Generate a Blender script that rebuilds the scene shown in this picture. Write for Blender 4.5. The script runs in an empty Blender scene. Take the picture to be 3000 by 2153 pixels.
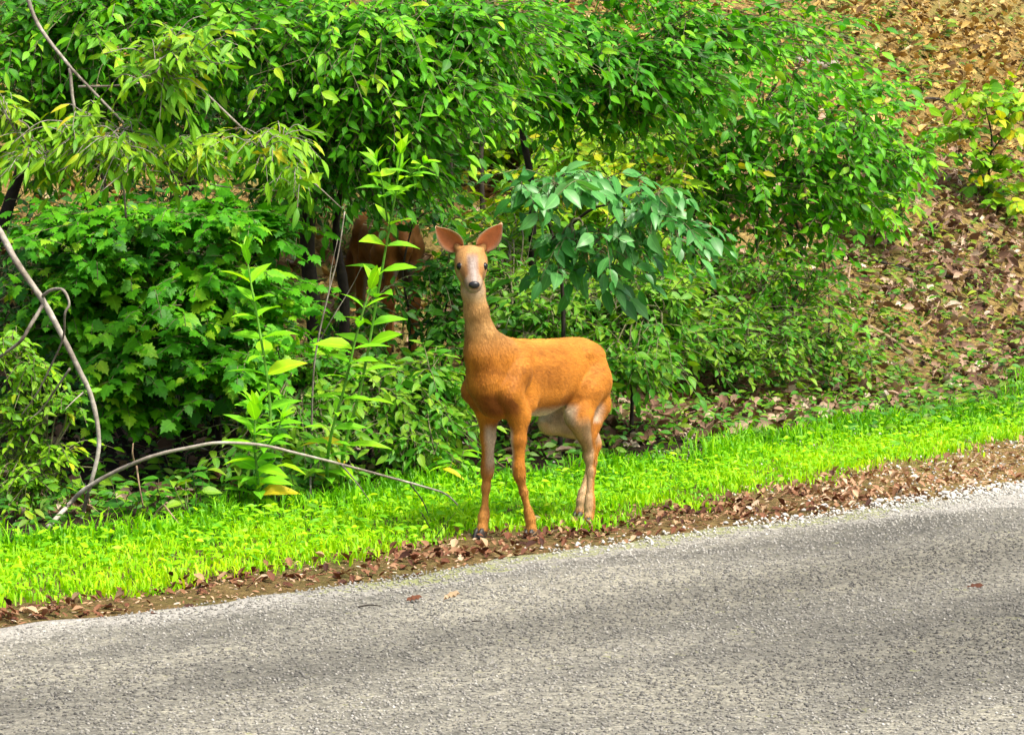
import bpy, math, random
import numpy as np
from mathutils import Vector, Matrix

random.seed(7)
RNG = np.random.default_rng(11)
SC = bpy.context.scene
COL = SC.collection
R = math.radians

# ------------------------------------------------------------------ camera
W0, H0 = 3000.0, 2153.0
FPX = 8788.0                       # focal length in photo pixels
CAM = np.array([0.0, 0.0, 1.6])
HORIZON = 468.0
PITCH = math.atan((H0 / 2 - HORIZON) / FPX)
cd = bpy.data.cameras.new('camera'); cam = bpy.data.objects.new('camera', cd); COL.objects.link(cam)
cd.sensor_fit = 'HORIZONTAL'; cd.sensor_width = 36.0; cd.lens = 36.0 * FPX / W0
cd.clip_start = 0.1; cd.clip_end = 2000
cam.location = CAM; cam.rotation_euler = (math.pi / 2 - PITCH, 0, 0)
SC.camera = cam

# ------------------------------------------------------------------ sky, sun, exposure
SUN_EL, SUN_AZ = 58.0, 128.0        # azimuth clockwise from +Y (away from the camera)
wd = bpy.data.worlds.new('World'); SC.world = wd; wd.use_nodes = True
nt = wd.node_tree; bg = nt.nodes['Background']
sky = nt.nodes.new('ShaderNodeTexSky'); sky.sky_type = 'NISHITA'; sky.sun_disc = False
sky.sun_elevation = R(SUN_EL); sky.sun_rotation = R(SUN_AZ); sky.dust_density = 6.0; sky.air_density = 1.0; sky.ozone_density = 0.6
nt.links.new(sky.outputs[0], bg.inputs['Color']); bg.inputs['Strength'].default_value = 0.14
sl = bpy.data.lights.new('sun', 'SUN'); sl.energy = 3.0; sl.angle = R(8); sl.color = (1.0, 0.95, 0.86)
so = bpy.data.objects.new('sun', sl); COL.objects.link(so)
so.rotation_euler = (R(90 - SUN_EL), 0, R(180 - SUN_AZ)); so.location = (6, -4, 12)
SC.view_settings.view_transform = 'Standard'; SC.view_settings.look = 'None'
SC.view_settings.gamma = 1.0; SC.view_settings.exposure = 0.8
SC.view_settings.use_curve_mapping = False
SC.cycles.max_bounces = 6; SC.cycles.transparent_max_bounces = 4

# ------------------------------------------------------------------ pixel helpers
_c, _s = math.cos(PITCH), math.sin(PITCH)
def ray(u, v):
    x = (u - W0 / 2) / FPX; y = -(v - H0 / 2) / FPX
    return np.array([x, _c + y * _s, -_s + y * _c])
def at(u, v, d):
    r = ray(u, v); return CAM + r * (d / r[1])
def project(P):
    q = np.asarray(P, float) - CAM
    f = q[..., 1] * _c - q[..., 2] * _s; up = q[..., 1] * _s + q[..., 2] * _c
    return W0 / 2 + FPX * q[..., 0] / f, H0 / 2 - FPX * up / f

# ------------------------------------------------------------------ terrain
E0 = np.array([-0.06, 11.8]); TD = np.array([0.68, 0.733]); TD /= np.linalg.norm(TD); ND = np.array([-TD[1], TD[0]])
def st(x, y):
    x = np.asarray(x, float) - E0[0]; y = np.asarray(y, float) - E0[1]
    return x * ND[0] + y * ND[1], x * TD[0] + y * TD[1]
def xy(s, t):
    return E0[0] + s * ND[0] + t * TD[0], E0[1] + s * ND[1] + t * TD[1]
def smooth(a, b, x):
    k = np.clip((x - a) / (b - a), 0, 1); return k * k * (3 - 2 * k)
def ground_z(x, y):
    s, t = st(x, y)
    rt = smooth(2.5, 8.5, t)
    s0 = 4.6 - 1.9 * rt
    k = 0.35
    sp = k * np.logaddexp(0, (s - s0) / k)
    z = 0.035 * np.clip(s - 0.3, 0, 2.2) + (0.50 + 0.05 * rt) * np.minimum(sp, 30)
    z = z + 0.05 * (1 - rt) * np.clip(s - 2.4, 0, 2.2)
    z = z - 0.22 * np.exp(-((s - 2.9) / 0.55) ** 2) * (1 - smooth(-1.2, 2.0, t))        # ditch at the left
    far = smooth(2.0, 4.0, s)
    z = z + far * (0.05 * np.sin(1.7 * x + 0.6 * y) * np.sin(1.3 * y - 0.4 * x) + 0.025 * np.sin(4.1 * x + 1) * np.sin(3.7 * y))
    z = z + 0.012 * smooth(0.0, 0.3, s) * (1 + np.sin(5.3 * x) * np.sin(4.7 * y)) - 0.03 * smooth(-0.4, -1.0, s)* 0
    return z
def gp(x, y): return np.array([x, y, float(ground_z(x, y))])
def hit(u, v):
    r = ray(u, v); lo = 5.0
    for d in np.arange(5, 60, 0.05):
        p = CAM + r * (d / r[1])
        if p[2] < ground_z(p[0], p[1]):
            lo = d; break
    a, b = lo - 0.05, lo
    for _ in range(12):
        m = (a + b) / 2; p = CAM + r * (m / r[1])
        if p[2] < ground_z(p[0], p[1]): b = m
        else: a = m
    p = CAM + r * (b / r[1]); return gp(p[0], p[1])

# ------------------------------------------------------------------ materials
def newmat(name):
    m = bpy.data.materials.new(name); m.use_nodes = True
    return m, m.node_tree, m.node_tree.nodes['Principled BSDF']
def node(t, typ, **kw):
    n = t.nodes.new(typ)
    for k, v in kw.items(): setattr(n, k, v)
    return n
def ramp(t, stops, fac=None):
    n = t.nodes.new('ShaderNodeValToRGB'); cr = n.color_ramp
    while len(cr.elements) < len(stops): cr.elements.new(0.5)
    for e, (p, c) in zip(cr.elements, stops):
        e.position = p; e.color = (*c, 1)
    if fac is not None: t.links.new(fac, n.inputs[0])
    return n
def mixc(t, a, b, fac, typ='MIX'):
    n = t.nodes.new('ShaderNodeMix'); n.data_type = 'RGBA'; n.blend_type = typ
    for val, s in ((fac, n.inputs[0]), (a, n.inputs[6]), (b, n.inputs[7])):
        if hasattr(val, 'is_linked') or hasattr(val, 'node'): t.links.new(val, s)
        elif isinstance(val, (int, float)): s.default_value = val
        else: s.default_value = (*val, 1)
    return n.outputs[2]
def noise(t, scale, detail=4, rough=0.55, dist=0.0, vec=None):
    n = t.nodes.new('ShaderNodeTexNoise'); n.inputs['Scale'].default_value = scale
    n.inputs['Detail'].default_value = detail; n.inputs['Roughness'].default_value = rough; n.inputs['Distortion'].default_value = dist
    if vec is not None: t.links.new(vec, n.inputs['Vector'])
    return n
def math_(t, op, a, b=None):
    n = t.nodes.new('ShaderNodeMath'); n.operation = op
    for v, s in ((a, n.inputs[0]), (b, n.inputs[1])):
        if v is None: continue
        if isinstance(v, (int, float)): s.default_value = v
        else: t.links.new(v, s)
    return n.outputs[0]
def bump(t, bsdf, h, strength=0.4, dist=0.01):
    b = t.nodes.new('ShaderNodeBump'); b.inputs['Strength'].default_value = strength; b.inputs['Distance'].default_value = dist
    t.links.new(h, b.inputs['Height']); t.links.new(b.outputs[0], bsdf.inputs['Normal'])

def leaf_mat(name, stops, rough=0.42, trans=0.35, spec=0.45, tcol=(1.25, 1.2, 0.45)):
    m, t, b = newmat(name)
    a = node(t, 'ShaderNodeAttribute', attribute_name='tint')
    oi = node(t, 'ShaderNodeObjectInfo')
    r = math_(t, 'MULTIPLY', math_(t, 'SUBTRACT', oi.outputs['Random'], 0.5), 0.35)
    geo = node(t, 'ShaderNodeNewGeometry')
    nz = noise(t, 9.0, 3, 0.6, 0, geo.outputs['Position'])
    nv = math_(t, 'MULTIPLY', math_(t, 'SUBTRACT', nz.outputs[0], 0.5), 0.55)
    f = math_(t, 'ADD', math_(t, 'ADD', a.outputs['Fac'], r), nv)
    c = ramp(t, stops, f).outputs[0]
    md = node(t, 'ShaderNodeAttribute', attribute_name='mid')
    vein = ramp(t, [(0.0, (1.5, 1.45, 1.3)), (0.14, (1, 1, 1))], md.outputs['Fac']).outputs[0]
    c = mixc(t, c, vein, 1.0, 'MULTIPLY')
    t.links.new(c, b.inputs['Base Color'])
    b.inputs['Roughness'].default_value = rough; b.inputs['Specular IOR Level'].default_value = spec
    tr = node(t, 'ShaderNodeBsdfTranslucent')
    t.links.new(mixc(t, c, tcol, 1.0, 'MULTIPLY'), tr.inputs['Color'])
    ms = node(t, 'ShaderNodeMixShader'); ms.inputs[0].default_value = trans
    t.links.new(b.outputs[0], ms.inputs[1]); t.links.new(tr.outputs[0], ms.inputs[2])
    t.links.new(ms.outputs[0], t.nodes['Material Output'].inputs['Surface'])
    return m
M = {}
M['leaf_mid'] = leaf_mat('mid green leaf', [(0.0, (.016, .10, .004)), (.4, (.050, .27, .006)), (.75, (.13, .45, .008)), (1, (.32, .56, .02))], rough=.5, spec=.3)
M['leaf_bright'] = leaf_mat('bright green leaf', [(0.0, (.022, .13, .004)), (.4, (.080, .35, .006)), (.75, (.19, .53, .008)), (1, (.42, .60, .02))], rough=.5, spec=.3)
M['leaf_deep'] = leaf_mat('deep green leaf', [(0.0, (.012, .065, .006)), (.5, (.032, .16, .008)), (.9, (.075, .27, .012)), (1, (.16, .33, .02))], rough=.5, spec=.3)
M['leaf_lime'] = leaf_mat('yellow green leaf', [(0.0, (.07, .25, .008)), (.4, (.16, .40, .010)), (.75, (.30, .52, .012)), (1, (.58, .52, .02))], rough=.5, spec=.3)
M['leaf_sky_tint'] = leaf_mat('sky tinted waxy leaf', [(0.0, (.025, .15, .02)), (.5, (.07, .30, .05)), (1, (.17, .44, .13))], rough=0.4, trans=.3, spec=.45)  # bluish stops paint the sky's reflection into the leaf colour
M['leaf_weed'] = leaf_mat('fresh weed leaf', [(0.0, (.13, .44, .02)), (.5, (.25, .64, .015)), (.85, (.40, .72, .015)), (1, (.62, .50, .02))], rough=.5, spec=.3, trans=.4)
M['leaf_herb'] = leaf_mat('herb leaf', [(0.0, (.03, .15, .01)), (.5, (.075, .29, .012)), (1, (.24, .42, .02))], rough=.5, spec=.3)
M['leaf_moss'] = leaf_mat('dull slope herb leaf', [(0.0, (.06, .15, .02)), (.5, (.14, .27, .03)), (1, (.32, .42, .03))], rough=.5, spec=.3)
M['grass'] = leaf_mat('lawn grass', [(0.0, (.07, .30, .004)), (.3, (.19, .53, .003)), (.65, (.38, .72, .003)), (1, (.56, .74, .008))], rough=.5, trans=.4, spec=.3)
M['litter'] = leaf_mat('dead leaf', [(0.0, (.05, .018, .010)), (.35, (.16, .060, .028)), (.6, (.28, .15, .075)), (.85, (.42, .29, .16)), (1, (.52, .40, .27))], rough=.7, trans=.1, spec=.25, tcol=(1.1, .9, .6))
M['litter_orange'] = leaf_mat('orange brown dead leaf', [(0.0, (.10, .045, .022)), (.35, (.28, .14, .07)), (.65, (.46, .28, .16)), (.9, (.58, .42, .28)), (1, (.64, .54, .42))], rough=.7, trans=.1, spec=.25, tcol=(1.1, .9, .6))
M['litter_rose'] = leaf_mat('pinkish brown dead leaf', [(0.0, (.07, .035, .022)), (.35, (.20, .115, .070)), (.65, (.36, .25, .165)), (.9, (.52, .41, .29)), (1, (.62, .54, .43))], rough=.7, trans=.1, spec=.25, tcol=(1.1, .9, .6))
M['litter_tan'] = leaf_mat('tan hillside dead leaf', [(0.0, (.10, .055, .018)), (.35, (.30, .19, .055)), (.65, (.50, .34, .09)), (.9, (.62, .48, .19)), (1, (.66, .56, .34))], rough=.7, trans=.12, spec=.25, tcol=(1.1, .9, .6))

def bark(name, c0, c1, c2, sc=30):
    m, t, b = newmat(name)
    tc = node(t, 'ShaderNodeTexCoord')
    n1 = noise(t, sc, 5, .65, .4, tc.outputs['Object']); n2 = noise(t, sc * .2, 3, .5, 0, tc.outputs['Object'])
    c = ramp(t, [(.3, c0), (.55, c1), (.75, c2)], n1.outputs[0]).outputs[0]
    c = mixc(t, c, ramp(t, [(.35, (.55, .5, .45)), (.65, (1.15, 1.15, 1.1))], n2.outputs[0]).outputs[0], 1.0, 'MULTIPLY')
    t.links.new(c, b.inputs['Base Color']); b.inputs['Roughness'].default_value = .85
    bump(t, b, n1.outputs[0], .6, .006); return m
M['bark_grey'] = bark('weathered grey bark', (.13, .11, .09), (.30, .27, .23), (.50, .47, .41))
M['bark_pale'] = bark('bleached grey bark', (.22, .20, .17), (.42, .39, .34), (.62, .59, .53))
M['bark_dark'] = bark('dark wet bark', (.012, .009, .006), (.035, .026, .018), (.075, .058, .04), 22)
M['bark_twig'] = bark('olive twig bark', (.07, .07, .035), (.17, .17, .08), (.30, .30, .16))
M['bark_tan'] = bark('dead tan wood', (.16, .10, .06), (.34, .24, .15), (.50, .40, .28))
M['stem_green'] = bark('fresh green stem', (.09, .26, .02), (.15, .38, .03), (.24, .46, .06))

# ground
def ground_mat():
    m, t, b = newmat('leaf mould and soil')
    a = node(t, 'ShaderNodeAttribute', attribute_name='soil'); geo = node(t, 'ShaderNodeNewGeometry')
    n1 = noise(t, 26, 6, .7, .6, geo.outputs['Position']); n2 = noise(t, 1.6, 4, .6, .3, geo.outputs['Position'])
    hum_shade = ramp(t, [(.3, (.010, .007, .004)), (.55, (.035, .022, .012)), (.75, (.09, .06, .03))], n1.outputs[0]).outputs[0]  # humus kept near black to hold the shade under the bushes
    tan = ramp(t, [(.28, (.07, .045, .016)), (.5, (.24, .165, .055)), (.72, (.45, .33, .12))], n1.outputs[0]).outputs[0]
    tan = mixc(t, tan, (.16, .17, .04), math_(t, 'MULTIPLY', ramp(t, [(.48, (0, 0, 0)), (.62, (1, 1, 1))], n2.outputs[0]).outputs[0], .55))
    c = mixc(t, hum_shade, tan, a.outputs['Fac'])
    t.links.new(c, b.inputs['Base Color']); b.inputs['Roughness'].default_value = .95; b.inputs['Specular IOR Level'].default_value = .15
    bump(t, b, n1.outputs[0], .9, .03); return m
M['ground'] = ground_mat()

def road_mat():
    m, t, b = newmat('worn grey asphalt')
    geo = node(t, 'ShaderNodeNewGeometry')
    mp = node(t, 'ShaderNodeMapping'); mp.inputs['Rotation'].default_value = (0, 0, -math.atan2(TD[1], TD[0]))
    t.links.new(geo.outputs['Position'], mp.inputs['Vector'])
    st_ = node(t, 'ShaderNodeMapping'); st_.inputs['Scale'].default_value = (.35, 1.0, 1.0)
    t.links.new(mp.outputs[0], st_.inputs['Vector'])
    fine = noise(t, 24, 8, .74, 2.2, geo.outputs['Position'])
    mid = noise(t, 10, 5, .65, 1.8, geo.outputs['Position'])
    big = noise(t, 1.1, 4, .55, .5, st_.outputs[0])
    vo = node(t, 'ShaderNodeTexVoronoi'); vo.inputs['Scale'].default_value = 95; t.links.new(geo.outputs['Position'], vo.inputs['Vector'])
    agg = ramp(t, [(0, (.06, .06, .056)), (.45, (.22, .215, .20)), (.8, (.42, .41, .385))], vo.outputs['Color']).outputs[0]
    c = ramp(t, [(.28, (.04, .039, .035)), (.43, (.14, .137, .125)), (.54, (.29, .284, .258)), (.68, (.50, .49, .45))], fine.outputs[0]).outputs[0]
    c = mixc(t, c, agg, .25)
    c = mixc(t, c, ramp(t, [(.32, (.62, .62, .62)), (.5, (1, 1, 1)), (.68, (1.22, 1.2, 1.16))], mid.outputs[0]).outputs[0], 1.0, 'MULTIPLY')
    c = mixc(t, c, ramp(t, [(.36, (.50, .50, .51)), (.50, (.95, .95, .95)), (.62, (1.25, 1.24, 1.20))], big.outputs[0]).outputs[0], 1.0, 'MULTIPLY')
    we = node(t, 'ShaderNodeAttribute', attribute_name='wear_shade')
    c = mixc(t, c, (.50, .50, .50), math_(t, 'MULTIPLY', we.outputs['Fac'], .9), 'MULTIPLY')  # darkens wheel tracks and the painted tree shadow
    c = mixc(t, c, (1.04, 1.02, .90), 1.0, 'MULTIPLY')
    ed = node(t, 'ShaderNodeAttribute', attribute_name='edge')
    gr = ramp(t, [(.3, (.24, .23, .20)), (.55, (.48, .46, .41)), (.75, (.66, .64, .58))], fine.outputs[0]).outputs[0]
    e = math_(t, 'MULTIPLY', ramp(t, [(.42, (0, 0, 0)), (.75, (1, 1, 1))], math_(t, 'ADD', ed.outputs['Fac'], math_(t, 'MULTIPLY', math_(t, 'SUBTRACT', mid.outputs[0], .5), 1.0))).outputs[0], .85)
    c = mixc(t, c, gr, e)
    mo = node(t, 'ShaderNodeAttribute', attribute_name='moss')
    mf = ramp(t, [(.45, (0, 0, 0)), (.7, (1, 1, 1))], math_(t, 'ADD', mo.outputs['Fac'], math_(t, 'MULTIPLY', math_(t, 'SUBTRACT', mid.outputs[0], .5), 3.2))).outputs[0]
    c = mixc(t, c, (.22, .25, .04), math_(t, 'MULTIPLY', mf, .7))
    t.links.new(c, b.inputs['Base Color']); b.inputs['Roughness'].default_value = .8; b.inputs['Specular IOR Level'].default_value = .3
    h = math_(t, 'ADD', fine.outputs[0], math_(t, 'MULTIPLY', vo.outputs['Distance'], .8))
    bump(t, b, h, .8, .012); return m
M['road'] = road_mat()

def simple(name, c0, c1, scale=40, rough=.7, spec=.3, bmp=.3):
    m, t, b = newmat(name); tc = node(t, 'ShaderNodeTexCoord'); oi = node(t, 'ShaderNodeObjectInfo')
    n = noise(t, scale, 4, .6, .2, tc.outputs['Object'])
    f = math_(t, 'ADD', n.outputs[0], math_(t, 'MULTIPLY', math_(t, 'SUBTRACT', oi.outputs['Random'], .5), .4))
    t.links.new(ramp(t, [(.3, c0), (.7, c1)], f).outputs[0], b.inputs['Base Color'])
    b.inputs['Roughness'].default_value = rough; b.inputs['Specular IOR Level'].default_value = spec
    if bmp: bump(t, b, n.outputs[0], bmp, .004)
    return m
M['pebble'] = simple('pale limestone chip', (.38, .36, .32), (.78, .76, .70), 30)
M['eye'] = simple('dark wet eye', (.004, .0035, .003), (.008, .007, .006), 10, .12, .35, 0)
M['nose'] = simple('moist black nose skin', (.010, .010, .011), (.03, .03, .032), 200, .35, .5, .3)
M['hoof'] = simple('black horn hoof', (.012, .010, .008), (.04, .032, .025), 60, .5, .4, .2)

def fur_mat():
    m, t, b = newmat('short summer deer coat')
    a = node(t, 'ShaderNodeVertexColor', layer_name='coat'); tc = node(t, 'ShaderNodeTexCoord')
    mp = node(t, 'ShaderNodeMapping'); mp.inputs['Scale'].default_value = (.35, 1.0, .8); t.links.new(tc.outputs['Object'], mp.inputs['Vector'])
    n1 = noise(t, 150, 3, .6, .3, mp.outputs[0]); n2 = noise(t, 11, 4, .55, .4, mp.outputs[0])
    c = mixc(t, a.outputs[0], ramp(t, [(.3, (.86, .85, .82)), (.7, (1.10, 1.10, 1.09))], n1.outputs[0]).outputs[0], .8, 'MULTIPLY')
    c = mixc(t, c, ramp(t, [(.34, (.62, .54, .42)), (.64, (1.20, 1.18, 1.14))], n2.outputs[0]).outputs[0], .9, 'MULTIPLY')
    t.links.new(c, b.inputs['Base Color']); b.inputs['Roughness'].default_value = .6; b.inputs['Specular IOR Level'].default_value = .18
    b.inputs['Sheen Weight'].default_value = .03
    bump(t, b, math_(t, 'ADD', n1.outputs[0], math_(t, 'MULTIPLY', n2.outputs[0], 1.5)), .22, .005); return m
M['fur'] = fur_mat()

# ------------------------------------------------------------------ mesh helpers
def mesh_np(name, V, quads=None, tris=None, mat=None, smooth_=True, attrs=None):
    V = np.ascontiguousarray(V, np.float32)
    me = bpy.data.meshes.new(name); me.vertices.add(len(V)); me.vertices.foreach_set('co', V.ravel())
    li, ls = [], []
    pos = 0
    if quads is not None and len(quads):
        q = np.asarray(quads, np.int32); li.append(q.ravel()); ls.append(pos + np.arange(len(q)) * 4); pos += q.size
    if tris is not None and len(tris):
        q = np.asarray(tris, np.int32); li.append(q.ravel()); ls.append(pos + np.arange(len(q)) * 3); pos += q.size
    li = np.concatenate(li); ls = np.concatenate(ls).astype(np.int32)
    me.loops.add(len(li)); me.loops.foreach_set('vertex_index', li)
    me.polygons.add(len(ls)); me.polygons.foreach_set('loop_start', ls)
    for k, v in (attrs or {}).items():
        if v.ndim == 2:
            a = me.color_attributes.new(k, 'FLOAT_COLOR', 'POINT'); a.data.foreach_set('color', np.ascontiguousarray(v, np.float32).ravel())
        else:
            a = me.attributes.new(k, 'FLOAT', 'POINT'); a.data.foreach_set('value', np.ascontiguousarray(v, np.float32))
    me.update(calc_edges=True); me.validate()
    if smooth_: me.polygons.foreach_set('use_smooth', np.ones(len(ls), bool))
    if mat: me.materials.append(mat)
    return me
def obj(name, me, parent=None, label=None, cat=None, group=None, kind=None, loc=None):
    o = bpy.data.objects.new(name, me); COL.objects.link(o)
    if parent is not None: o.parent = parent
    if loc is not None: o.location = loc
    for k, v in (('label', label), ('category', cat), ('group', group), ('kind', kind)):
        if v: o[k] = v
    return o
def thing(name, label, cat, loc, group=None):
    o = bpy.data.objects.new(name, None); o.empty_display_size = .1; COL.objects.link(o); o.location = loc
    o['label'] = label; o['category'] = cat
    if group: o['group'] = group
    return o
def catmull(P, n=6):
    P = np.asarray(P, float); 
    if len(P) < 3:
        return np.array([P[0] + (P[-1] - P[0]) * k / n for k in range(n + 1)])
    Q = np.vstack([2 * P[0] - P[1], P, 2 * P[-1] - P[-2]]); out = []
    for i in range(1, len(Q) - 2):
        for k in range(n):
            t = k / n
            out.append(.5 * (2 * Q[i] + (Q[i + 1] - Q[i - 1]) * t + (2 * Q[i - 1] - 5 * Q[i] + 4 * Q[i + 1] - Q[i + 2]) * t * t + (3 * Q[i] - Q[i - 1] - 3 * Q[i + 1] + Q[i + 2]) * t ** 3))
    out.append(P[-1]); return np.array(out)
def tube_vf(P, r0, r1, seg=7, wob=0.0, off=0):
    P = np.asarray(P, float); n = len(P); T = np.gradient(P, axis=0); T /= np.linalg.norm(T, axis=1)[:, None] + 1e-9
    ref = np.array([.31, .87, .38]); A = np.cross(T, ref); A /= np.linalg.norm(A, axis=1)[:, None] + 1e-9; B = np.cross(T, A)
    rr = r0 + (r1 - r0) * np.linspace(0, 1, n) ** .9
    if wob: rr = rr * (1 + wob * RNG.normal(size=n))
    th = np.arange(seg) / seg * 2 * np.pi
    V = P[:, None, :] + rr[:, None, None] * (np.cos(th)[None, :, None] * A[:, None, :] + np.sin(th)[None, :, None] * B[:, None, :])
    V = V.reshape(-1, 3); i = np.arange(n - 1)[:, None] * seg; j = np.arange(seg)[None, :]; jn = (j + 1) % seg
    q = np.stack([i + j, i + jn, i + seg + jn, i + seg + j], -1).reshape(-1, 4)
    V = np.vstack([V, P[0], P[-1]])
    a, b = len(V) - 2, len(V) - 1
    j = np.arange(seg); jn = (j + 1) % seg
    tr = np.vstack([np.stack([np.full(seg, a), jn, j], -1), np.stack([np.full(seg, b), (n - 1) * seg + j, (n - 1) * seg + jn], -1)])
    return V, q + off, tr + off
def tube(name, P, r0, r1, mat, parent=None, seg=7, wob=.06, n=6, origin=(0, 0, 0), **kw):
    V, q, t = tube_vf(catmull(P, n), r0, r1, seg, wob)
    return obj(name, mesh_np(name, V - np.asarray(origin), q, t, mat), parent, **kw)
def tubes(name, lines, mat, parent, origin, seg=4, **kw):
    Vs, Q, T, off = [], [], [], 0
    for P, r0, r1 in lines:
        V, q, t = tube_vf(P, r0, r1, seg, 0, off); Vs.append(V); Q.append(q); T.append(t); off += len(V)
    if not Vs: return None
    return obj(name, mesh_np(name, np.vstack(Vs) - np.asarray(origin), np.vstack(Q), np.vstack(T), mat), parent, **kw)

# ------------------------------------------------------------------ leaf templates (base at origin, tip at +X, face +Z)
def leaf_strip(prof, fold=.18, droop=.25, curl=0.0):
    V, mid = [(0, 0, 0)], [0]; q, t = [], []
    for x, w in prof:
        z = -droop * x * x
        V += [(x, w, z + fold * w + curl * w * w), (x, 0, z), (x, -w, z + fold * w + curl * w * w)]; mid += [1, 0, 1]
    V.append((1, 0, -droop)); mid.append(0)
    t += [(0, 2, 1), (0, 3, 2)]
    for i in range(len(prof) - 1):
        a = 1 + 3 * i
        q += [(a, a + 1, a + 4, a + 3), (a + 1, a + 2, a + 5, a + 4)]
    a = 1 + 3 * (len(prof) - 1); e = len(V) - 1
    t += [(a, a + 1, e), (a + 1, a + 2, e)]
    return np.array(V, float), np.array(q), np.array(t), np.array(mid, float)
def leaf_lobed(pts, fold=.15, droop=.22, wave=.05):
    out = [(x, w) for x, w in pts]; V = [(.42, 0, -.42 ** 2 * droop)]; mid = [0]; n = 0
    ring = [(0, 0)] + out + [(1, 0)] + [(x, -w) for x, w in reversed(out)]
    for k, (x, w) in enumerate(ring):
        V.append((x, w, -droop * x * x + fold * abs(w) - droop * 1.3 * w * w + (wave if k % 2 else -wave) * .5)); mid.append(0 if w == 0 else 1)
    n = len(ring); t = [(0, 1 + (k + 1) % n, 1 + k) for k in range(n)]
    return np.array(V, float), np.zeros((0, 4), int), np.array(t), np.array(mid, float)
LEAF = {
 'ovate': leaf_strip([(.14, .125), (.36, .225), (.62, .195), (.84, .09)], .25, .25),
 'lance': leaf_strip([(.16, .075), (.40, .135), (.66, .115), (.86, .05)], .25, .35),
 'round': leaf_strip([(.10, .20), (.30, .36), (.58, .38), (.82, .24)], .14, .2),
 'maple': leaf_lobed([(-.06, .16), (.02, .36), (.17, .32), (.22, .55), (.40, .34), (.52, .40), (.58, .24), (.72, .26), (.80, .12)], .1, .28),
 'dead': leaf_strip([(.15, .16), (.38, .30), (.65, .26), (.85, .13)], .55, -.30, .9),
 'dead_flat': leaf_lobed([(.08, .10), (.20, .26), (.30, .14), (.44, .33), (.55, .16), (.70, .27), (.82, .12)], .35, -.2, .12),
}
_leafcache = {}
def leaf_meshes(kind, mat):
    k = (kind, mat)
    if k not in _leafcache:
        V, q, t, mid = LEAF[kind]; L = []
        for i in range(6):
            W = V.copy(); rs = np.random.default_rng(100 + i)
            W[:, 1] *= rs.uniform(.85, 1.15); W[:, 2] *= rs.uniform(.5, 1.7); W[:, 2] += .12 * rs.normal() * W[:, 1] * W[:, 0]
            L.append(mesh_np('leaf', W, q, t, M[mat], True, {'tint': np.full(len(V), .12 + .15 * i), 'mid': mid}))
        _leafcache[k] = L
    return _leafcache[k]
def frames(T, N):
    T = T / (np.linalg.norm(T, axis=1)[:, None] + 1e-9)
    N = N - (N * T).sum(1)[:, None] * T; N /= np.linalg.norm(N, axis=1)[:, None] + 1e-9
    return T, np.cross(N, T), N
def leaf_stuff(name, kind, mat, P, T, N, S, tint, parent, origin, **kw):
    V, q, t, mid = LEAF[kind]; T, B, N = frames(T, N); n = len(P); nv = len(V)
    wz = RNG.uniform(.5, 1.7, n); wy = RNG.uniform(.82, 1.15, n)
    X = V[None, :, 0, None] * T[:, None] + V[None, :, 1, None] * wy[:, None, None] * B[:, None] + V[None, :, 2, None] * wz[:, None, None] * N[:, None]
    X = P[:, None] + S[:, None, None] * X - np.asarray(origin)
    o = np.arange(n)[:, None, None] * nv
    Q = (q[None] + o).reshape(-1, 4) if len(q) else None
    return obj(name, mesh_np(name, X.reshape(-1, 3), Q, (t[None] + o).reshape(-1, 3), M[mat], True,
               {'tint': np.repeat(tint, nv), 'mid': np.tile(mid, n)}), parent, kind='stuff', **kw)
def leaf_single(kind, mat, p, T, N, s, parent, origin, tint=None, name='leaf'):
    L = leaf_meshes(kind, mat)
    i = int(RNG.integers(0, 6)) if tint is None else int(np.clip(round((tint - .12) / .15), 0, 5))
    o = bpy.data.objects.new(name, L[i]); COL.objects.link(o); o.parent = parent
    t, b, n = frames(np.asarray(T, float)[None], np.asarray(N, float)[None]); t, b, n = t[0], b[0], n[0]
    q = np.asarray(p) - np.asarray(origin)
    o.matrix_basis = Matrix(((t[0] * s, b[0] * s, n[0] * s, q[0]), (t[1] * s, b[1] * s, n[1] * s, q[1]), (t[2] * s, b[2] * s, n[2] * s, q[2]), (0, 0, 0, 1)))
    return o

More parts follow.
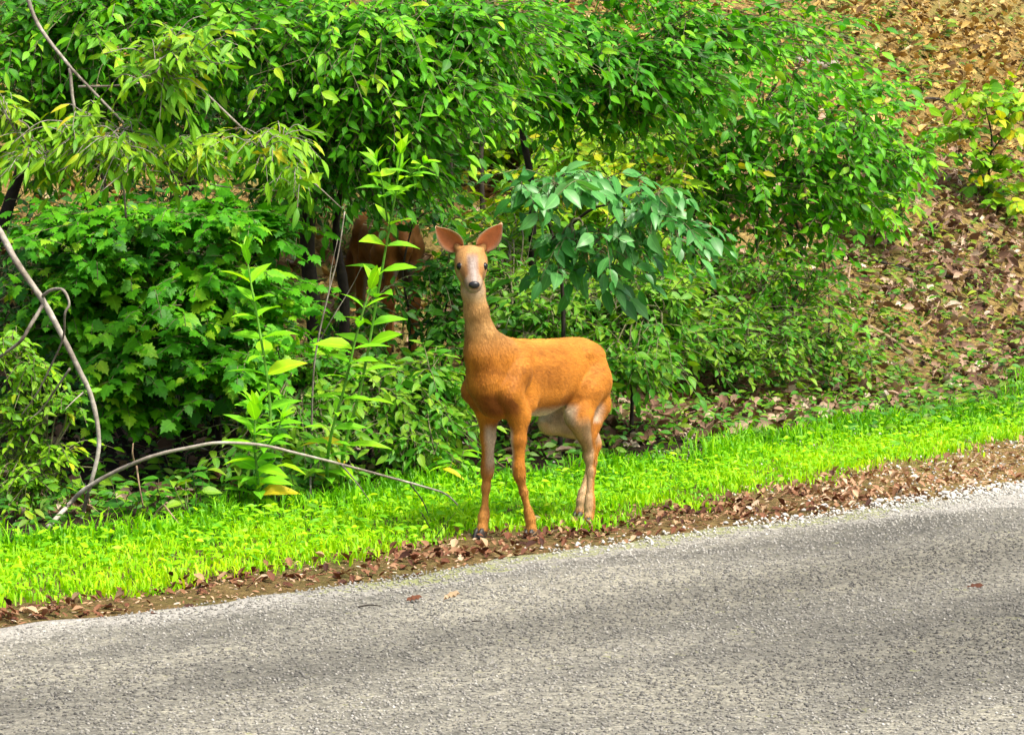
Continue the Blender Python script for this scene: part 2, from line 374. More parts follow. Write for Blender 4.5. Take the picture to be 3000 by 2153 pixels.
def shrub(name, label, cat, base, stems, blobs, kind, mat, size, n_single=150, bark_='bark_dark', nrm=(1.0, .35, .45), droop=.22, shift=0.0, group=None, tw_r=.003, leaves_per=8, lean=(0, 0, 0), dens=1.9, sz=.70):
    """stems: list of (points, r0, r1); blobs: (u, v, depth, ru px, rv px, rd m, twigs)"""
    base = np.asarray(base, float); th = thing(name, label, cat, base, group)
    pts = []
    for P, r0, r1 in stems:
        P = np.asarray(P, float); C = catmull(P, 6); pts.append(C[2:])
        tube('stem', P, r0, r1, M[bark_], th, seg=8, origin=base)
    SP = np.vstack(pts)
    lines, LP, LT, LN, LS, LV = [], [], [], [], [], []
    size = size * sz * .82; dens = dens * 1.4; nrm = (nrm[0], nrm[1], nrm[2] * 1.2)
    for (u, v, d, ru, rv, rd, n) in blobs:
        n = max(4, int(n * dens)); c = at(u, v, d); mpp = d / FPX; rad = np.array([ru * mpp, rd, rv * mpp])
        a = SP[np.argmin(((SP - c) ** 2).sum(1) + RNG.uniform(0, .02, len(SP)))]
        nb = max(3, n // 9); br = []
        for k in range(nb):
            dr = RNG.normal(size=3); dr /= np.linalg.norm(dr)
            e = c + rad * dr * RNG.uniform(.3, .95); m_ = (a + e) / 2 + np.array([0, 0, .12]) * np.linalg.norm(e - a) + RNG.normal(size=3) * .03
            C = catmull([a, m_, e], 5); br.append(C); lines.append((C, tw_r * 2.0, tw_r))
        for k in range(n):
            C = br[int(RNG.integers(0, nb))]; p0 = C[int(RNG.integers(len(C) // 2, len(C)))]
            dr = RNG.normal(size=3); dr /= np.linalg.norm(dr)
            e = c + rad * np.clip(RNG.normal(size=3) * .62, -1.6, 1.6)
            ln = np.linalg.norm(e - p0); mx = .34
            if ln > mx: p0 = e + (p0 - e) * (mx / ln) if RNG.random() < .75 else p0
            e = e + np.array(lean) * RNG.uniform(.3, 1)
            m_ = (p0 + e) / 2 + np.array([0, 0, .05]); tw = catmull([p0, m_, e], 4); lines.append((tw, tw_r, tw_r * .5))
            d0 = e - p0; d0 /= np.linalg.norm(d0) + 1e-9
            side = np.cross(d0, [0, 0, 1.0]); side /= np.linalg.norm(side) + 1e-6
            tv = RNG.uniform(0, 1)
            for j in range(leaves_per):
                f = .2 + .8 * j / (leaves_per - 1); idx = f * (len(tw) - 1); i0 = min(int(idx), len(tw) - 2); p = tw[i0] + (tw[i0 + 1] - tw[i0]) * (idx - i0)
                sg = 1 if j % 2 else -1
                T = d0 * .5 + side * sg * .75 + np.array([.16, -.10, -droop]) + RNG.normal(size=3) * .25
                if j == leaves_per - 1: T = d0 + np.array([0, 0, -droop])
                N = np.array([0, 0, nrm[0]]) + np.array([0.12, -1, .1]) * nrm[1] + RNG.normal(size=3) * nrm[2]
                LP.append(p); LT.append(T); LN.append(N); LS.append(size * (.5 + .95 * RNG.random() ** 1.2)); LV.append(.55 * tv + .45 * RNG.random())
    LP, LT, LN, LS, LV = map(np.array, (LP, LT, LN, LS, LV)); LV = np.clip(LV + shift, 0, 1)
    tubes('twigs', lines, M[bark_ if bark_ != 'bark_dark' else 'bark_twig'], th, base, kind='stuff')
    u, v = project(LP); inside = (u > -60) & (u < W0 + 60) & (v > -60) & (v < H0)
    rank = np.where(inside, LP[:, 1] - 1.5 * LS, 1e6); order = np.argsort(rank)
    k = min(n_single, int(inside.sum()), 290)
    for i in order[:k]: leaf_single(kind, mat, LP[i], LT[i], LN[i], LS[i], th, base, LV[i])
    rest = order[k:]
    if len(rest): leaf_stuff('foliage', kind, mat, LP[rest], LT[rest], LN[rest], LS[rest], LV[rest], th, base)
    return th

# ------------------------------------------------------------------ ground and road
def axis_pts(segs):
    out = []
    for a, b, n in segs: out += list(np.linspace(a, b, n, endpoint=False))
    return np.array(out + [segs[-1][1]])
sA = axis_pts([(-120, -10, 8), (-10, -1, 12), (-1, 4, 60), (4, 14, 80), (14, 40, 20), (40, 160, 8)])
tA = axis_pts([(-120, -12, 8), (-12, -4, 12), (-4, 16, 180), (16, 40, 24), (40, 160, 8)])
Sg, Tg = np.meshgrid(sA, tA, indexing='ij'); gx, gy = xy(Sg, Tg); gz = ground_z(gx, gy) - 0.004 * 0
gz = np.where(Sg < -.05, gz - .03, gz)
ns, nt_ = Sg.shape; I = np.arange(ns * nt_).reshape(ns, nt_)
gq = np.stack([I[:-1, :-1], I[1:, :-1], I[1:, 1:], I[:-1, 1:]], -1).reshape(-1, 4)[:, ::-1]
soil = np.clip(smooth(2.2, 3.4, Sg) * smooth(3.0, 7.0, Tg + .8 * (Sg - 3)) + .35 * smooth(.6, .1, Sg), 0, 1)
soil = np.maximum(soil, smooth(7, 10, Sg) * .75); soil = np.maximum(soil, smooth(1.2, .8, Sg) * .55); soil = np.maximum(soil, smooth(2.0, 1.5, Sg) * smooth(1.5, 4, Tg) * .9)
ground = obj('ground', mesh_np('ground', np.stack([gx, gy, gz], -1).reshape(-1, 3), gq, None, M['ground'], True, {'soil': soil.ravel()}), kind='structure')

sR = axis_pts([(-6.5, -1, 30), (-1, 0.06, 24)]); tR = axis_pts([(-120, -12, 10), (-12, -5, 14), (-5, 12, 340), (12, 40, 30), (40, 160, 8)])
Sg, Tg = np.meshgrid(sR, tR, indexing='ij')
wig = .05 * np.sin(1.9 * Tg) + .03 * np.sin(5.1 * Tg + 1) + .018 * np.sin(13.7 * Tg)
Sw = np.where(Sg > -1, Sg + wig * smooth(-1, 0, Sg), Sg)
gx, gy = xy(Sw, Tg); gz = .012 + .012 * np.clip(-Sg, 0, 3) + .004 * np.sin(2.3 * gx) * np.sin(1.9 * gy)
gz = np.where(Sg > .03, gz - .03, gz)
ns, nt_ = Sg.shape; I = np.arange(ns * nt_).reshape(ns, nt_)
rq = np.stack([I[:-1, :-1], I[1:, :-1], I[1:, 1:], I[:-1, 1:]], -1).reshape(-1, 4)[:, ::-1]
edge = smooth(-.6, -.05, Sg) * .75 + .95 * smooth(1.6, 4.5, Tg) * smooth(-1.5, -.5, Sg)  # edge grit, plus a sunlit strip of road painted pale
wear_shade = (np.exp(-((Sg + 1.35) / .38) ** 2) * smooth(4.5, 2.0, Tg) + 1.15 * np.exp(-((Sg + 2.6) / .6) ** 2) * smooth(-3.5, -.5, Tg)) * (.7 + .3 * np.sin(.8 * Tg + 1.0))  # wheel-track wear, plus a tree shadow painted as a dark patch
moss = (smooth(-.28, -.10, Sg)) * (smooth(-1.6, -.6, Tg) - smooth(2.4, 3.4, Tg)) * .75
road = obj('road', mesh_np('road', np.stack([gx, gy, gz], -1).reshape(-1, 3), rq, None, M['road'], True, {'edge': edge.ravel(), 'moss': moss.ravel(), 'wear_shade': wear_shade.ravel()}), kind='structure')

# ------------------------------------------------------------------ deer (signed distance field -> one continuous skin)
def surface_nets(F, org, h):
    s = F < 0; nx, ny, nz = F.shape
    corners = [(i, j, k) for i in (0, 1) for j in (0, 1) for k in (0, 1)]
    cs = sum(s[i:nx - 1 + i, j:ny - 1 + j, k:nz - 1 + k].astype(np.int8) for i, j, k in corners)
    act = (cs > 0) & (cs < 8); idx = -np.ones(act.shape, np.int64); C = np.argwhere(act); idx[act] = np.arange(len(C))
    acc = np.zeros((len(C), 3)); cnt = np.zeros(len(C))
    for a in corners:
        for ax in range(3):
            if a[ax]: continue
            b = list(a); b[ax] = 1
            fa = F[C[:, 0] + a[0], C[:, 1] + a[1], C[:, 2] + a[2]]; fb = F[C[:, 0] + b[0], C[:, 1] + b[1], C[:, 2] + b[2]]
            m = (fa < 0) != (fb < 0); t = np.where(m, fa / np.where(m, fa - fb, 1), 0)
            p = np.array(a, float)[None] + np.zeros((len(C), 3)); p[:, ax] += t
            acc[m] += p[m]; cnt[m] += 1
    V = org + h * (C + acc / cnt[:, None]); Q = []
    for ax in range(3):
        sl0 = [slice(None)] * 3; sl1 = [slice(None)] * 3; sl0[ax] = slice(0, -1); sl1[ax] = slice(1, None)
        A, B = s[tuple(sl0)], s[tuple(sl1)]; ch = A != B; E = np.argwhere(ch); u, v = [x for x in range(3) if x != ax]
        ok = (E[:, u] > 0) & (E[:, v] > 0) & (E[:, u] < F.shape[u] - 1) & (E[:, v] < F.shape[v] - 1); E = E[ok]
        ins = A[E[:, 0], E[:, 1], E[:, 2]]; du = np.zeros(3, int); dv = np.zeros(3, int); du[u] = 1; dv[v] = 1
        g = lambda X: idx[X[:, 0], X[:, 1], X[:, 2]]
        q = np.stack([g(E), g(E - du), g(E - du - dv), g(E - dv)], 1)
        flip = ~ins if ax != 1 else ins
        q[flip] = q[flip][:, ::-1]; Q.append(q)
    return V, np.vstack(Q)
def build_sdf(prims, lo, hi, h):
    lo = np.array(lo); n = np.ceil((np.array(hi) - lo) / h).astype(int); F = np.full(n, .5, np.float32)
    ax = [lo[i] + h * np.arange(n[i]) for i in range(3)]
    for A, ra, B, rb, ky, k in prims:      # round cone from A to B, lateral squash ky, blend k
        A = np.array(A, float); B = np.array(B, float); rm = max(ra, rb) + k + 3 * h
        mn = np.minimum(A, B) - rm; mx = np.maximum(A, B) + rm
        i0 = np.clip(((mn - lo) / h).astype(int), 0, n - 1); i1 = np.clip(((mx - lo) / h).astype(int) + 2, 1, n)
        X, Y, Z = np.meshgrid(*[ax[i][i0[i]:i1[i]] for i in range(3)], indexing='ij')
        yc = (A[1] + B[1]) / 2
        P = np.stack([X - A[0], (Y - yc) / ky + yc - A[1], Z - A[2]], -1); D = B - A; t = np.clip((P @ D) / (D @ D + 1e-12), 0, 1)
        d = (np.linalg.norm(P - t[..., None] * D, axis=-1) - (ra + (rb - ra) * t)) * min(1, ky)
        sl = tuple(slice(i0[i], i1[i]) for i in range(3)); f = F[sl]
        hh = np.maximum(k - np.abs(f - d), 0) / k
        F[sl] = np.minimum(f, d) - hh * hh * k * .25
    return F, lo
def chain(pts, ky=1.0, k=.03):
    return [((a[0], a[1], a[2]), a[3], (b[0], b[1], b[2]), b[3], ky, k) for a, b in zip(pts[:-1], pts[1:])]

def head_frame(yaw, pitch, roll=0.0):
    cy, sy, cp, sp = math.cos(yaw), math.sin(yaw), math.cos(pitch), math.sin(pitch)
    f = np.array([cy * cp, sy * cp, -sp]); l = np.array([-sy, cy, 0]); u = np.cross(f, l)
    return f, l * math.cos(roll) + u * math.sin(roll), u * math.cos(roll) - l * math.sin(roll)
def deer(label, world, rotz, head_pos, yaw, pitch, neck, legs, h=.0055, full=True, shade_mul=1.0):
    P = []
    P += chain([(.04, 0, .690, .112), (-.03, 0, .682, .142), (-.15, 0, .678, .155), (-.29, 0, .672, .153), (-.42, 0, .684, .138), (-.52, 0, .704, .117), (-.60, 0, .695, .120), (-.665, 0, .672, .096)], .76, .03)
    P += chain(neck, 1.0, .035)
    P += chain([(.152, 0, .90, .042), (.134, 0, .80, .063), (.095, 0, .70, .080)] if full else [(.1, 0, .7, .06), (.08, 0, .68, .06)], 1.0, .035)
    P += chain([(.085, 0, .67, .078), (.03, 0, .605, .070), (-.06, 0, .585, .065)], .85, .04)           # brisket
    for s in (1, -1):
        L = legs['fl' if s > 0 else 'fr']
        P += chain([(-.10, s * .050, .79, .038), (-.01, s * .086, .71, .058), (.055, s * .092, .635, .052), (L[0][0], L[0][1], L[0][2], .048)], .9, .020)
        P += chain([(x, y, z, r) for x, y, z, r in L], 1.0, .022)
        H = legs['hl' if s > 0 else 'hr']
        P += chain([(-.545, s * .070, .765, .028), (-.60, s * .078, .745, .032)], 1.0, .025) + chain([(-.11, s * .085, .66, .050), (-.08, s * .088, .58, .046)], .8, .018)
        P += chain([(-.61, s * .055, .735, .068), (-.60, s * .066, .64, .088), (H[0][0] - .06, H[0][1], H[0][2] + .10, .070), (H[0][0], H[0][1], H[0][2], H[0][3])], .9, .022)
        P += chain([(-.665, s * .05, .64, .056), (-.665, s * .064, .53, .044), (H[1][0] - .005, H[1][1], H[1][2] + .06, .030)], .9, .035)
        P += chain([(x, y, z, r) for x, y, z, r in H], 1.0, .024)
    P += chain([(-.74, 0, .715, .026), (-.775, 0, .64, .030), (-.775, 0, .56, .012)], 1.0, .03)     # tail
    f, l, u = head_frame(yaw, pitch); hp = np.array(head_pos)
    G = lambda a, b, c: tuple(hp + a * f + b * l + c * u)
    hd = []
    for pts, k in (
        ([(-.03, 0, -.005, .055), (.03, 0, .004, .060), (.075, 0, -.004, .052), (.125, 0, -.016, .036), (.175, 0, -.023, .031), (.198, 0, -.026, .029)], .025),
        ([(-.02, 0, -.045, .046), (.06, 0, -.052, .036), (.13, 0, -.050, .026), (.18, 0, -.046, .022)], .025),
        ([(.035, .034, .012, .024), (.085, .033, .002, .018)], .02), ([(.035, -.034, .012, .024), (.085, -.033, .002, .018)], .02),   # brow ridges
        ([(.02, .032, -.035, .030), (.07, .026, -.038, .026)], .02), ([(.02, -.032, -.035, .030), (.07, -.026, -.038, .026)], .02),     # cheeks
        ([(-.035, .040, .026, .022), (-.04, .054, .042, .014)], .02), ([(-.035, -.040, .026, .022), (-.04, -.054, .042, .014)], .02)):    # ear roots
        for a, b in zip(pts[:-1], pts[1:]): hd.append((G(*a[:3]), a[3], G(*b[:3]), b[3], 1.0, k))
    P += hd
    allp = np.array([p[0] for p in P] + [p[2] for p in P]); lo = allp.min(0) - .2; hi = allp.max(0) + .2; lo[2] = -.03
    F, lo = build_sdf(P, lo, hi, h); V, Q = surface_nets(F, lo, h)
    # smooth normals and light relaxation
    x, y, z = V.T
    q = V - hp; a, b, c = q @ f, q @ l, q @ u
    col = np.tile(np.array([.47, .185, .021]), (len(V), 1))
    def lay(color, w):
        nonlocal col
        w = np.clip(w, 0, 1)[:, None]; col = col * (1 - w) + np.array(color) * w
    inhead = smooth(.0, .02, a + .09) * (np.abs(b) < .12) * (np.abs(c) < .12) * (a < .3)
    body = 1 - inhead
    lay((.60, .27, .042), smooth(.78, .83, z) * body * (x < .0))                      # paler back line
    lay((.42, .255, .095), smooth(.76, .92, z) * body * (x > -.02) * .9)                # greyer neck
    lay((.48, .34, .17), smooth(.98, 1.06, z) * body * smooth(.02, .05, (q @ f + .08)) * .6)
    lay((.27, .085, .018), smooth(.66, .60, z) * smooth(.52, .56, z) * smooth(.01, .06, x) * (np.abs(y) < .13) * .85)   # rusty brisket, with chest underside shade painted in
    bel = smooth(.565, .525, z) * smooth(.455, .475, z) * smooth(-.04, -.09, x) * smooth(-.66, -.58, x) * smooth(.13, .09, np.abs(y))
    lay((.72, .63, .50), bel)
    for s, k in ((1, 'fl'), (-1, 'fr')):
        inner = smooth(legs[k][0][1] * s + .005, legs[k][0][1] * s - .022, y * s) * smooth(.50, .46, z) * (x > -.3) * smooth(.26, .34, z) * (y * s > -.01)
        lay((.66, .55, .41), inner * .95)
    for s, k in ((1, 'hl'), (-1, 'hr')):
        H = legs[k]
        inner = smooth(.070, .045, y * s) * smooth(.58, .52, z) * smooth(.32, .40, z) * (x < -.35) * (y * s > -.02)
        lay((.68, .58, .45), inner)
        lay((.55, .36, .17), smooth(.30, .24, z) * (x < -.35) * (y * s > 0) * .12)
        cx = np.interp(z, [.03, .13, .25, .345, .50], [H[-1][0], H[-4][0], H[-5][0], H[1][0], H[0][0]]) if len(H) > 5 else x
        lay((.62, .48, .30), (x < -.35) * (y * s > 0) * smooth(.0, .018, x - cx) * smooth(.52, .44, z) * smooth(.04, .08, z) * .75)
    lay((.56, .44, .30), smooth(-.82, -.86, x) * (z > .5) * .5)
    lay((.52, .27, .075), smooth(.34, .22, z) * (x > -.3) * body * .6)
    lay((.13, .05, .012), smooth(.05, .03, z) * body * .8)
    # face
    lay((.43, .24, .085), inhead * 1.0)
    lay((.30, .225, .19), inhead * smooth(.060, .095, a) * smooth(.030, .016, np.abs(b)) * smooth(-.035, -.01, c) * .9)     # grey bridge of the nose
    lay((.38, .34, .33), inhead * smooth(.080, .125, a) * smooth(.017, .007, np.abs(b)) * smooth(-.03, -.005, c) * .75)
    lay((.22, .15, .10), inhead * np.exp(-((a - .088) / .022) ** 2 - ((np.abs(b) - .044) / .014) ** 2 - ((c - .006) / .022) ** 2) * .8)   # dark eye surround
    lay((.52, .40, .26), inhead * np.exp(-((a - .085) / .03) ** 2 - ((np.abs(b) - .046) / .02) ** 2 - ((c + .026) / .010) ** 2) * .6)
    lay((.30, .14, .045), inhead * smooth(.10, .13, a) * smooth(.175, .15, a) * smooth(.018, .030, np.abs(b)) * smooth(-.05, -.03, c) * .6)
    lay((.48, .38, .26), inhead * smooth(-.050, -.066, c) * smooth(.03, .07, a) * .9)                 # pale chin
    lay((.46, .38, .31), inhead * smooth(.172, .188, a) * smooth(.014, .022, np.abs(b)) * .75)
    lay((.46, .40, .33), inhead * smooth(.182, .19, a) * smooth(-.03, -.045, c))
    lay((.60, .50, .36), smooth(1.0, 1.05, z) * smooth(1.13, 1.09, z) * smooth(.035, .075, q @ np.array([math.cos(yaw), math.sin(yaw), 0]) + .04) * .55 * body)   # throat patch
    col = col * shade_mul  # values below one darken the whole coat to stand for shade
    # ears: curved cups joined onto the skull
    VV, QQ, CC = [V], [Q], [col]; off = len(V)
    for s, dirv in ((1, (-.10, .56, .83)), (-1, (-.10, -.68, .73))):
        e = np.array(dirv, float); e /= np.linalg.norm(e); base = np.array([-.030, s * .046, .034])
        n_ = np.array([1.0, s * .10, 0.0]); n_ -= (n_ @ e) * e; n_ /= np.linalg.norm(n_); sd = np.cross(n_, e)
        nu, nv = 13, 11; outer = []; inner = []; ci = []; co = []
        for i in range(nu):
            t = i / (nu - 1); w = .048 * (math.sin(math.pi * min(1, (t * .92 + .10)) ** .85)) ** .75 * (1 - .12 * t); w = max(w, .003)
            for j in range(nv):
                g = -1 + 2 * j / (nv - 1); dep = .034 * (1 - t * .55) * (abs(g) ** 1.7) * min(1, .5 + t) - .022 * (1 - t) + .010 * t * t
                p = base + e * (t * .142) + sd * (g * w) + n_ * dep
                thick = .0075 * (1 - .5 * abs(g))
                inner.append(G(*p)); outer.append(G(*(p - n_ * thick)))
                rim = max(smooth(.72, .95, abs(g)), smooth(.88, 1.0, t)); red = math.exp(-((g * s * -1 - .1) / .55) ** 2) * (1 - .4 * t)
                ci.append(np.array([.66, .25, .10]) * (1 - .35 * red) * (1 - rim) + np.array([.62, .50, .34]) * rim); co.append((.34, .17, .06))
        nn = nu * nv; I = np.arange(nn).reshape(nu, nv)
        qi = np.stack([I[:-1, :-1], I[:-1, 1:], I[1:, 1:], I[1:, :-1]], -1).reshape(-1, 4)
        qo = qi[:, ::-1] + nn; rimq = []
        ring = list(I[0, :]) + list(I[1:, -1]) + list(I[-1, -2::-1]) + list(I[-2:0:-1, 0])
        for k in range(len(ring)):
            p0, p1 = ring[k], ring[(k + 1) % len(ring)]; rimq.append((p1, p0, p0 + nn, p1 + nn))
        VV.append(np.array(inner + outer)); QQ.append(np.vstack([qi, qo, rimq]) + off); CC.append(np.vstack([ci, co]) * shade_mul); off += 2 * nn
    V = np.vstack(VV); Q = np.vstack(QQ); C4 = np.hstack([np.vstack(CC), np.ones((len(V), 1))])
    nbody = len(VV[0])
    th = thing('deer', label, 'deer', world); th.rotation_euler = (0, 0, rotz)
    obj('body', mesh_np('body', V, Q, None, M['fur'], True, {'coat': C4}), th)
    # short lying hairs over the skin
    Qb = QQ[0]; nh = 90000 if full else 20000
    k = RNG.integers(0, len(Qb), nh); w4 = RNG.dirichlet((1, 1, 1, 1), nh); C0 = V[Qb[k]]; hpnt = (C0 * w4[:, :, None]).sum(1)
    nn_ = np.cross(C0[:, 2] - C0[:, 0], C0[:, 3] - C0[:, 1]); nn_ /= np.linalg.norm(nn_, axis=1)[:, None] + 1e-12
    fl = np.tile(np.array([-.85, 0, -.5]), (nh, 1)); lg = (hpnt[:, 2] < .5)[:, None] | ((hpnt[:, 0] > .03) & (hpnt[:, 2] > .62))[:, None]
    fl = np.where(lg, np.array([-.1, 0, -1.0]), fl); ih = (np.linalg.norm(hpnt - (hp + .08 * f), axis=1) < .15)[:, None]; fl = np.where(ih, -f + .2 * u, fl)
    fl = fl + RNG.normal(0, .22, (nh, 3)); fl -= (fl * nn_).sum(1)[:, None] * nn_; fl /= np.linalg.norm(fl, axis=1)[:, None] + 1e-9
    bn = np.cross(nn_, fl); hl_ = np.where(ih[:, 0], .006, .013) * RNG.uniform(.6, 1.3, nh); hw = RNG.uniform(.0007, .0014, nh)
    lo_ = hpnt + nn_ * .0004; tp = hpnt + fl * hl_[:, None] + nn_ * (hl_ * RNG.uniform(.12, .34, nh))[:, None]
    HV = np.stack([lo_ - bn * hw[:, None], lo_ + bn * hw[:, None], tp], 1).reshape(-1, 3)
    hc = (np.vstack(CC)[Qb[k]] * w4[:, :, None]).sum(1) * RNG.uniform(.70, 1.32, nh)[:, None]
    bad = np.linalg.norm(hpnt - np.array(G(.212, 0, -.02)), axis=1) < .028
    for s_e in (1, -1): bad |= np.linalg.norm(hpnt - np.array(G(.090, s_e * .0490, .008)), axis=1) < .022
    hk = np.repeat(~bad, 3); HV = HV[hk]; hc4 = np.hstack([np.repeat(hc, 3, 0)[hk], np.ones((hk.sum(), 1))])
    hm = mesh_np('coat_hair', HV, None, np.arange(len(HV)).reshape(-1, 3), M['fur'], False, {'coat': hc4})
    obj('coat_hair', hm, th, kind='stuff')
    # eyes, nose, hooves
    def blob(name, c, r3, mat, axes, n=12, lab=None):
        vs, qs = [], []
        for i in range(n + 1):
            for j in range(2 * n):
                p_, q_ = math.pi * i / n, math.pi * j / n
                d = (math.sin(p_) * math.cos(q_) * r3[0], math.sin(p_) * math.sin(q_) * r3[1], math.cos(p_) * r3[2]); vs.append(np.array(c) + d[0] * axes[0] + d[1] * axes[1] + d[2] * axes[2])
        for i in range(n):
            for j in range(2 * n): qs.append((i * 2 * n + j, (i + 1) * 2 * n + j, (i + 1) * 2 * n + (j + 1) % (2 * n), i * 2 * n + (j + 1) % (2 * n)))
        return obj(name, mesh_np(name, np.array(vs), qs, None, mat), th, label=lab)
    if full:
        for s in (1, -1):
            blob('eye', G(.090, s * .0490, .008), (.0185, .0155, .0170), M['eye'], (f, l, u))
        blob('nose', G(.2195, 0, -.020), (.014, .023, .016), M['nose'], (f, l, u), lab='wet black nose')
    for k, L in legs.items():
        x, y, z, r = L[-1]
        for s in (1, -1):
            vs, qs = [], []; prof = [(.0, 1.0), (.35, .92), (.7, .8), (1.0, .62)]
            for (t, sc_) in prof:
                for j in range(10):
                    aa = 2 * math.pi * j / 10; rx = .034 * sc_ * (1.25 if math.cos(aa) > 0 else .8); ry = .0135 * sc_
                    vs.append((x + .012 - .012 * t + rx * math.cos(aa), y + s * .012 + ry * math.sin(aa), .001 + .052 * t))
            for i in range(3):
                for j in range(10): qs.append((i * 10 + j, i * 10 + (j + 1) % 10, (i + 1) * 10 + (j + 1) % 10, (i + 1) * 10 + j))
            vs += [(x + .012, y + s * .012, .001), (x, y + s * .012, .053)]
            tr = [(40, (j + 1) % 10, j) for j in range(10)] + [(41, 30 + j, 30 + (j + 1) % 10) for j in range(10)]
            obj('hoof', mesh_np('hoof', np.array(vs), qs, tr, M['hoof']), th)
    return th

TH = R(235)
foot = np.array([-.1225, 12.55])
a_ = np.array([math.cos(TH), math.sin(TH)]); l_ = np.array([-a_[1], a_[0]])
org = foot + l_ * .085
LEGS = {
 'fr': [(-.035, -.082, .535, 0.0470), (-.035, -.084, .43, 0.0284), (-.035, -.085, .32, 0.0232), (-.032, -.085, .285, 0.0224), (-.022, -.085, .22, 0.0142), (-.012, -.085, .12, 0.0142), (-.006, -.085, .095, 0.0189), (.004, -.085, .05, 0.0181), (.008, -.085, .03, 0.0189)],
 'fl': [(-.02, .085, .535, 0.0451), (-.018, .086, .43, 0.0284), (-.015, .087, .32, 0.0224), (-.020, .088, .285, 0.0215), (-.045, .092, .21, 0.0138), (-.072, .098, .125, 0.0138), (-.082, .100, .095, 0.0181), (-.088, .102, .05, 0.0172), (-.088, .103, .03, 0.0181)],
 'hl': [(-.46, .090, .50, 0.0583), (-.590, .062, .345, 0.0232), (-.592, .060, .315, 0.0224), (-.598, .064, .25, 0.0168), (-.588, .066, .13, 0.0159), (-.584, .067, .095, 0.0189), (-.575, .068, .05, 0.0181), (-.572, .068, .03, 0.0189)],
 'hr': [(-.50, -.085, .46, 0.0473), (-.835, -.080, .370, 0.0232), (-.85, -.080, .340, 0.0232), (-.825, -.080, .26, 0.0168), (-.752, -.080, .13, 0.0159), (-.742, -.080, .095, 0.0189), (-.732, -.080, .05, 0.0181), (-.728, -.080, .03, 0.0189)],
}
NECK = [(-.03, 0, .750, .105), (.055, 0, .79, .086), (.130, 0, .875, .055), (.165, 0, .97, .045), (.187, 0, 1.06, .043), (.200, 0, 1.14, .044), (.205, 0, 1.18, .043)]
gz0 = float(ground_z(*org))
deer('tan doe standing on the grass verge with head turned to the viewer', (org[0], org[1], gz0 - .012), TH, (.205, 0.0, 1.185), R(40), R(20), NECK, LEGS)

# second deer, coat darkened for the shade behind the tall weeds, walking away with its head down
hp_ = at(1240, 1085, 17.4); TH2 = R(106)
a2 = np.array([math.cos(TH2), math.sin(TH2)]); l2 = np.array([-a2[1], a2[0]])
hp_[0] -= .06
o2 = hp_[:2] + a2 * .60 + l2 * .08
LEGS2 = {
 'fr': [(-.03, -.082, .535, .050), (-.03, -.084, .43, .033), (-.03, -.085, .30, .026), (-.03, -.085, .12, .0185), (-.02, -.085, .03, .022)],
 'fl': [(-.02, .085, .535, .048), (.0, .086, .43, .033), (.02, .087, .30, .026), (.04, .09, .12, .0185), (.05, .09, .03, .022)],
 'hl': [(-.47, .090, .50, .062), (-.66, .078, .345, .030), (-.66, .078, .315, .029), (-.64, .078, .13, .0185), (-.63, .078, .03, .022)],
 'hr': [(-.47, -.085, .49, .060), (-.64, -.080, .345, .030), (-.645, -.080, .315, .029), (-.61, -.080, .13, .0185), (-.60, -.080, .03, .022)],
}
NECK2 = [(-.02, 0, .745, .125), (.08, 0, .74, .105), (.19, .01, .70, .078), (.29, .02, .64, .062), (.38, .03, .56, .051), (.43, .04, .50, .048), (.45, .04, .47, .046)]
deer('brown deer, coat darkened for shade, half hidden behind the tall weeds', (o2[0], o2[1], float(ground_z(*o2)) - .01), TH2, (.46, .04, .455), R(5), R(55), NECK2, LEGS2, h=.008, full=False, shade_mul=.34)

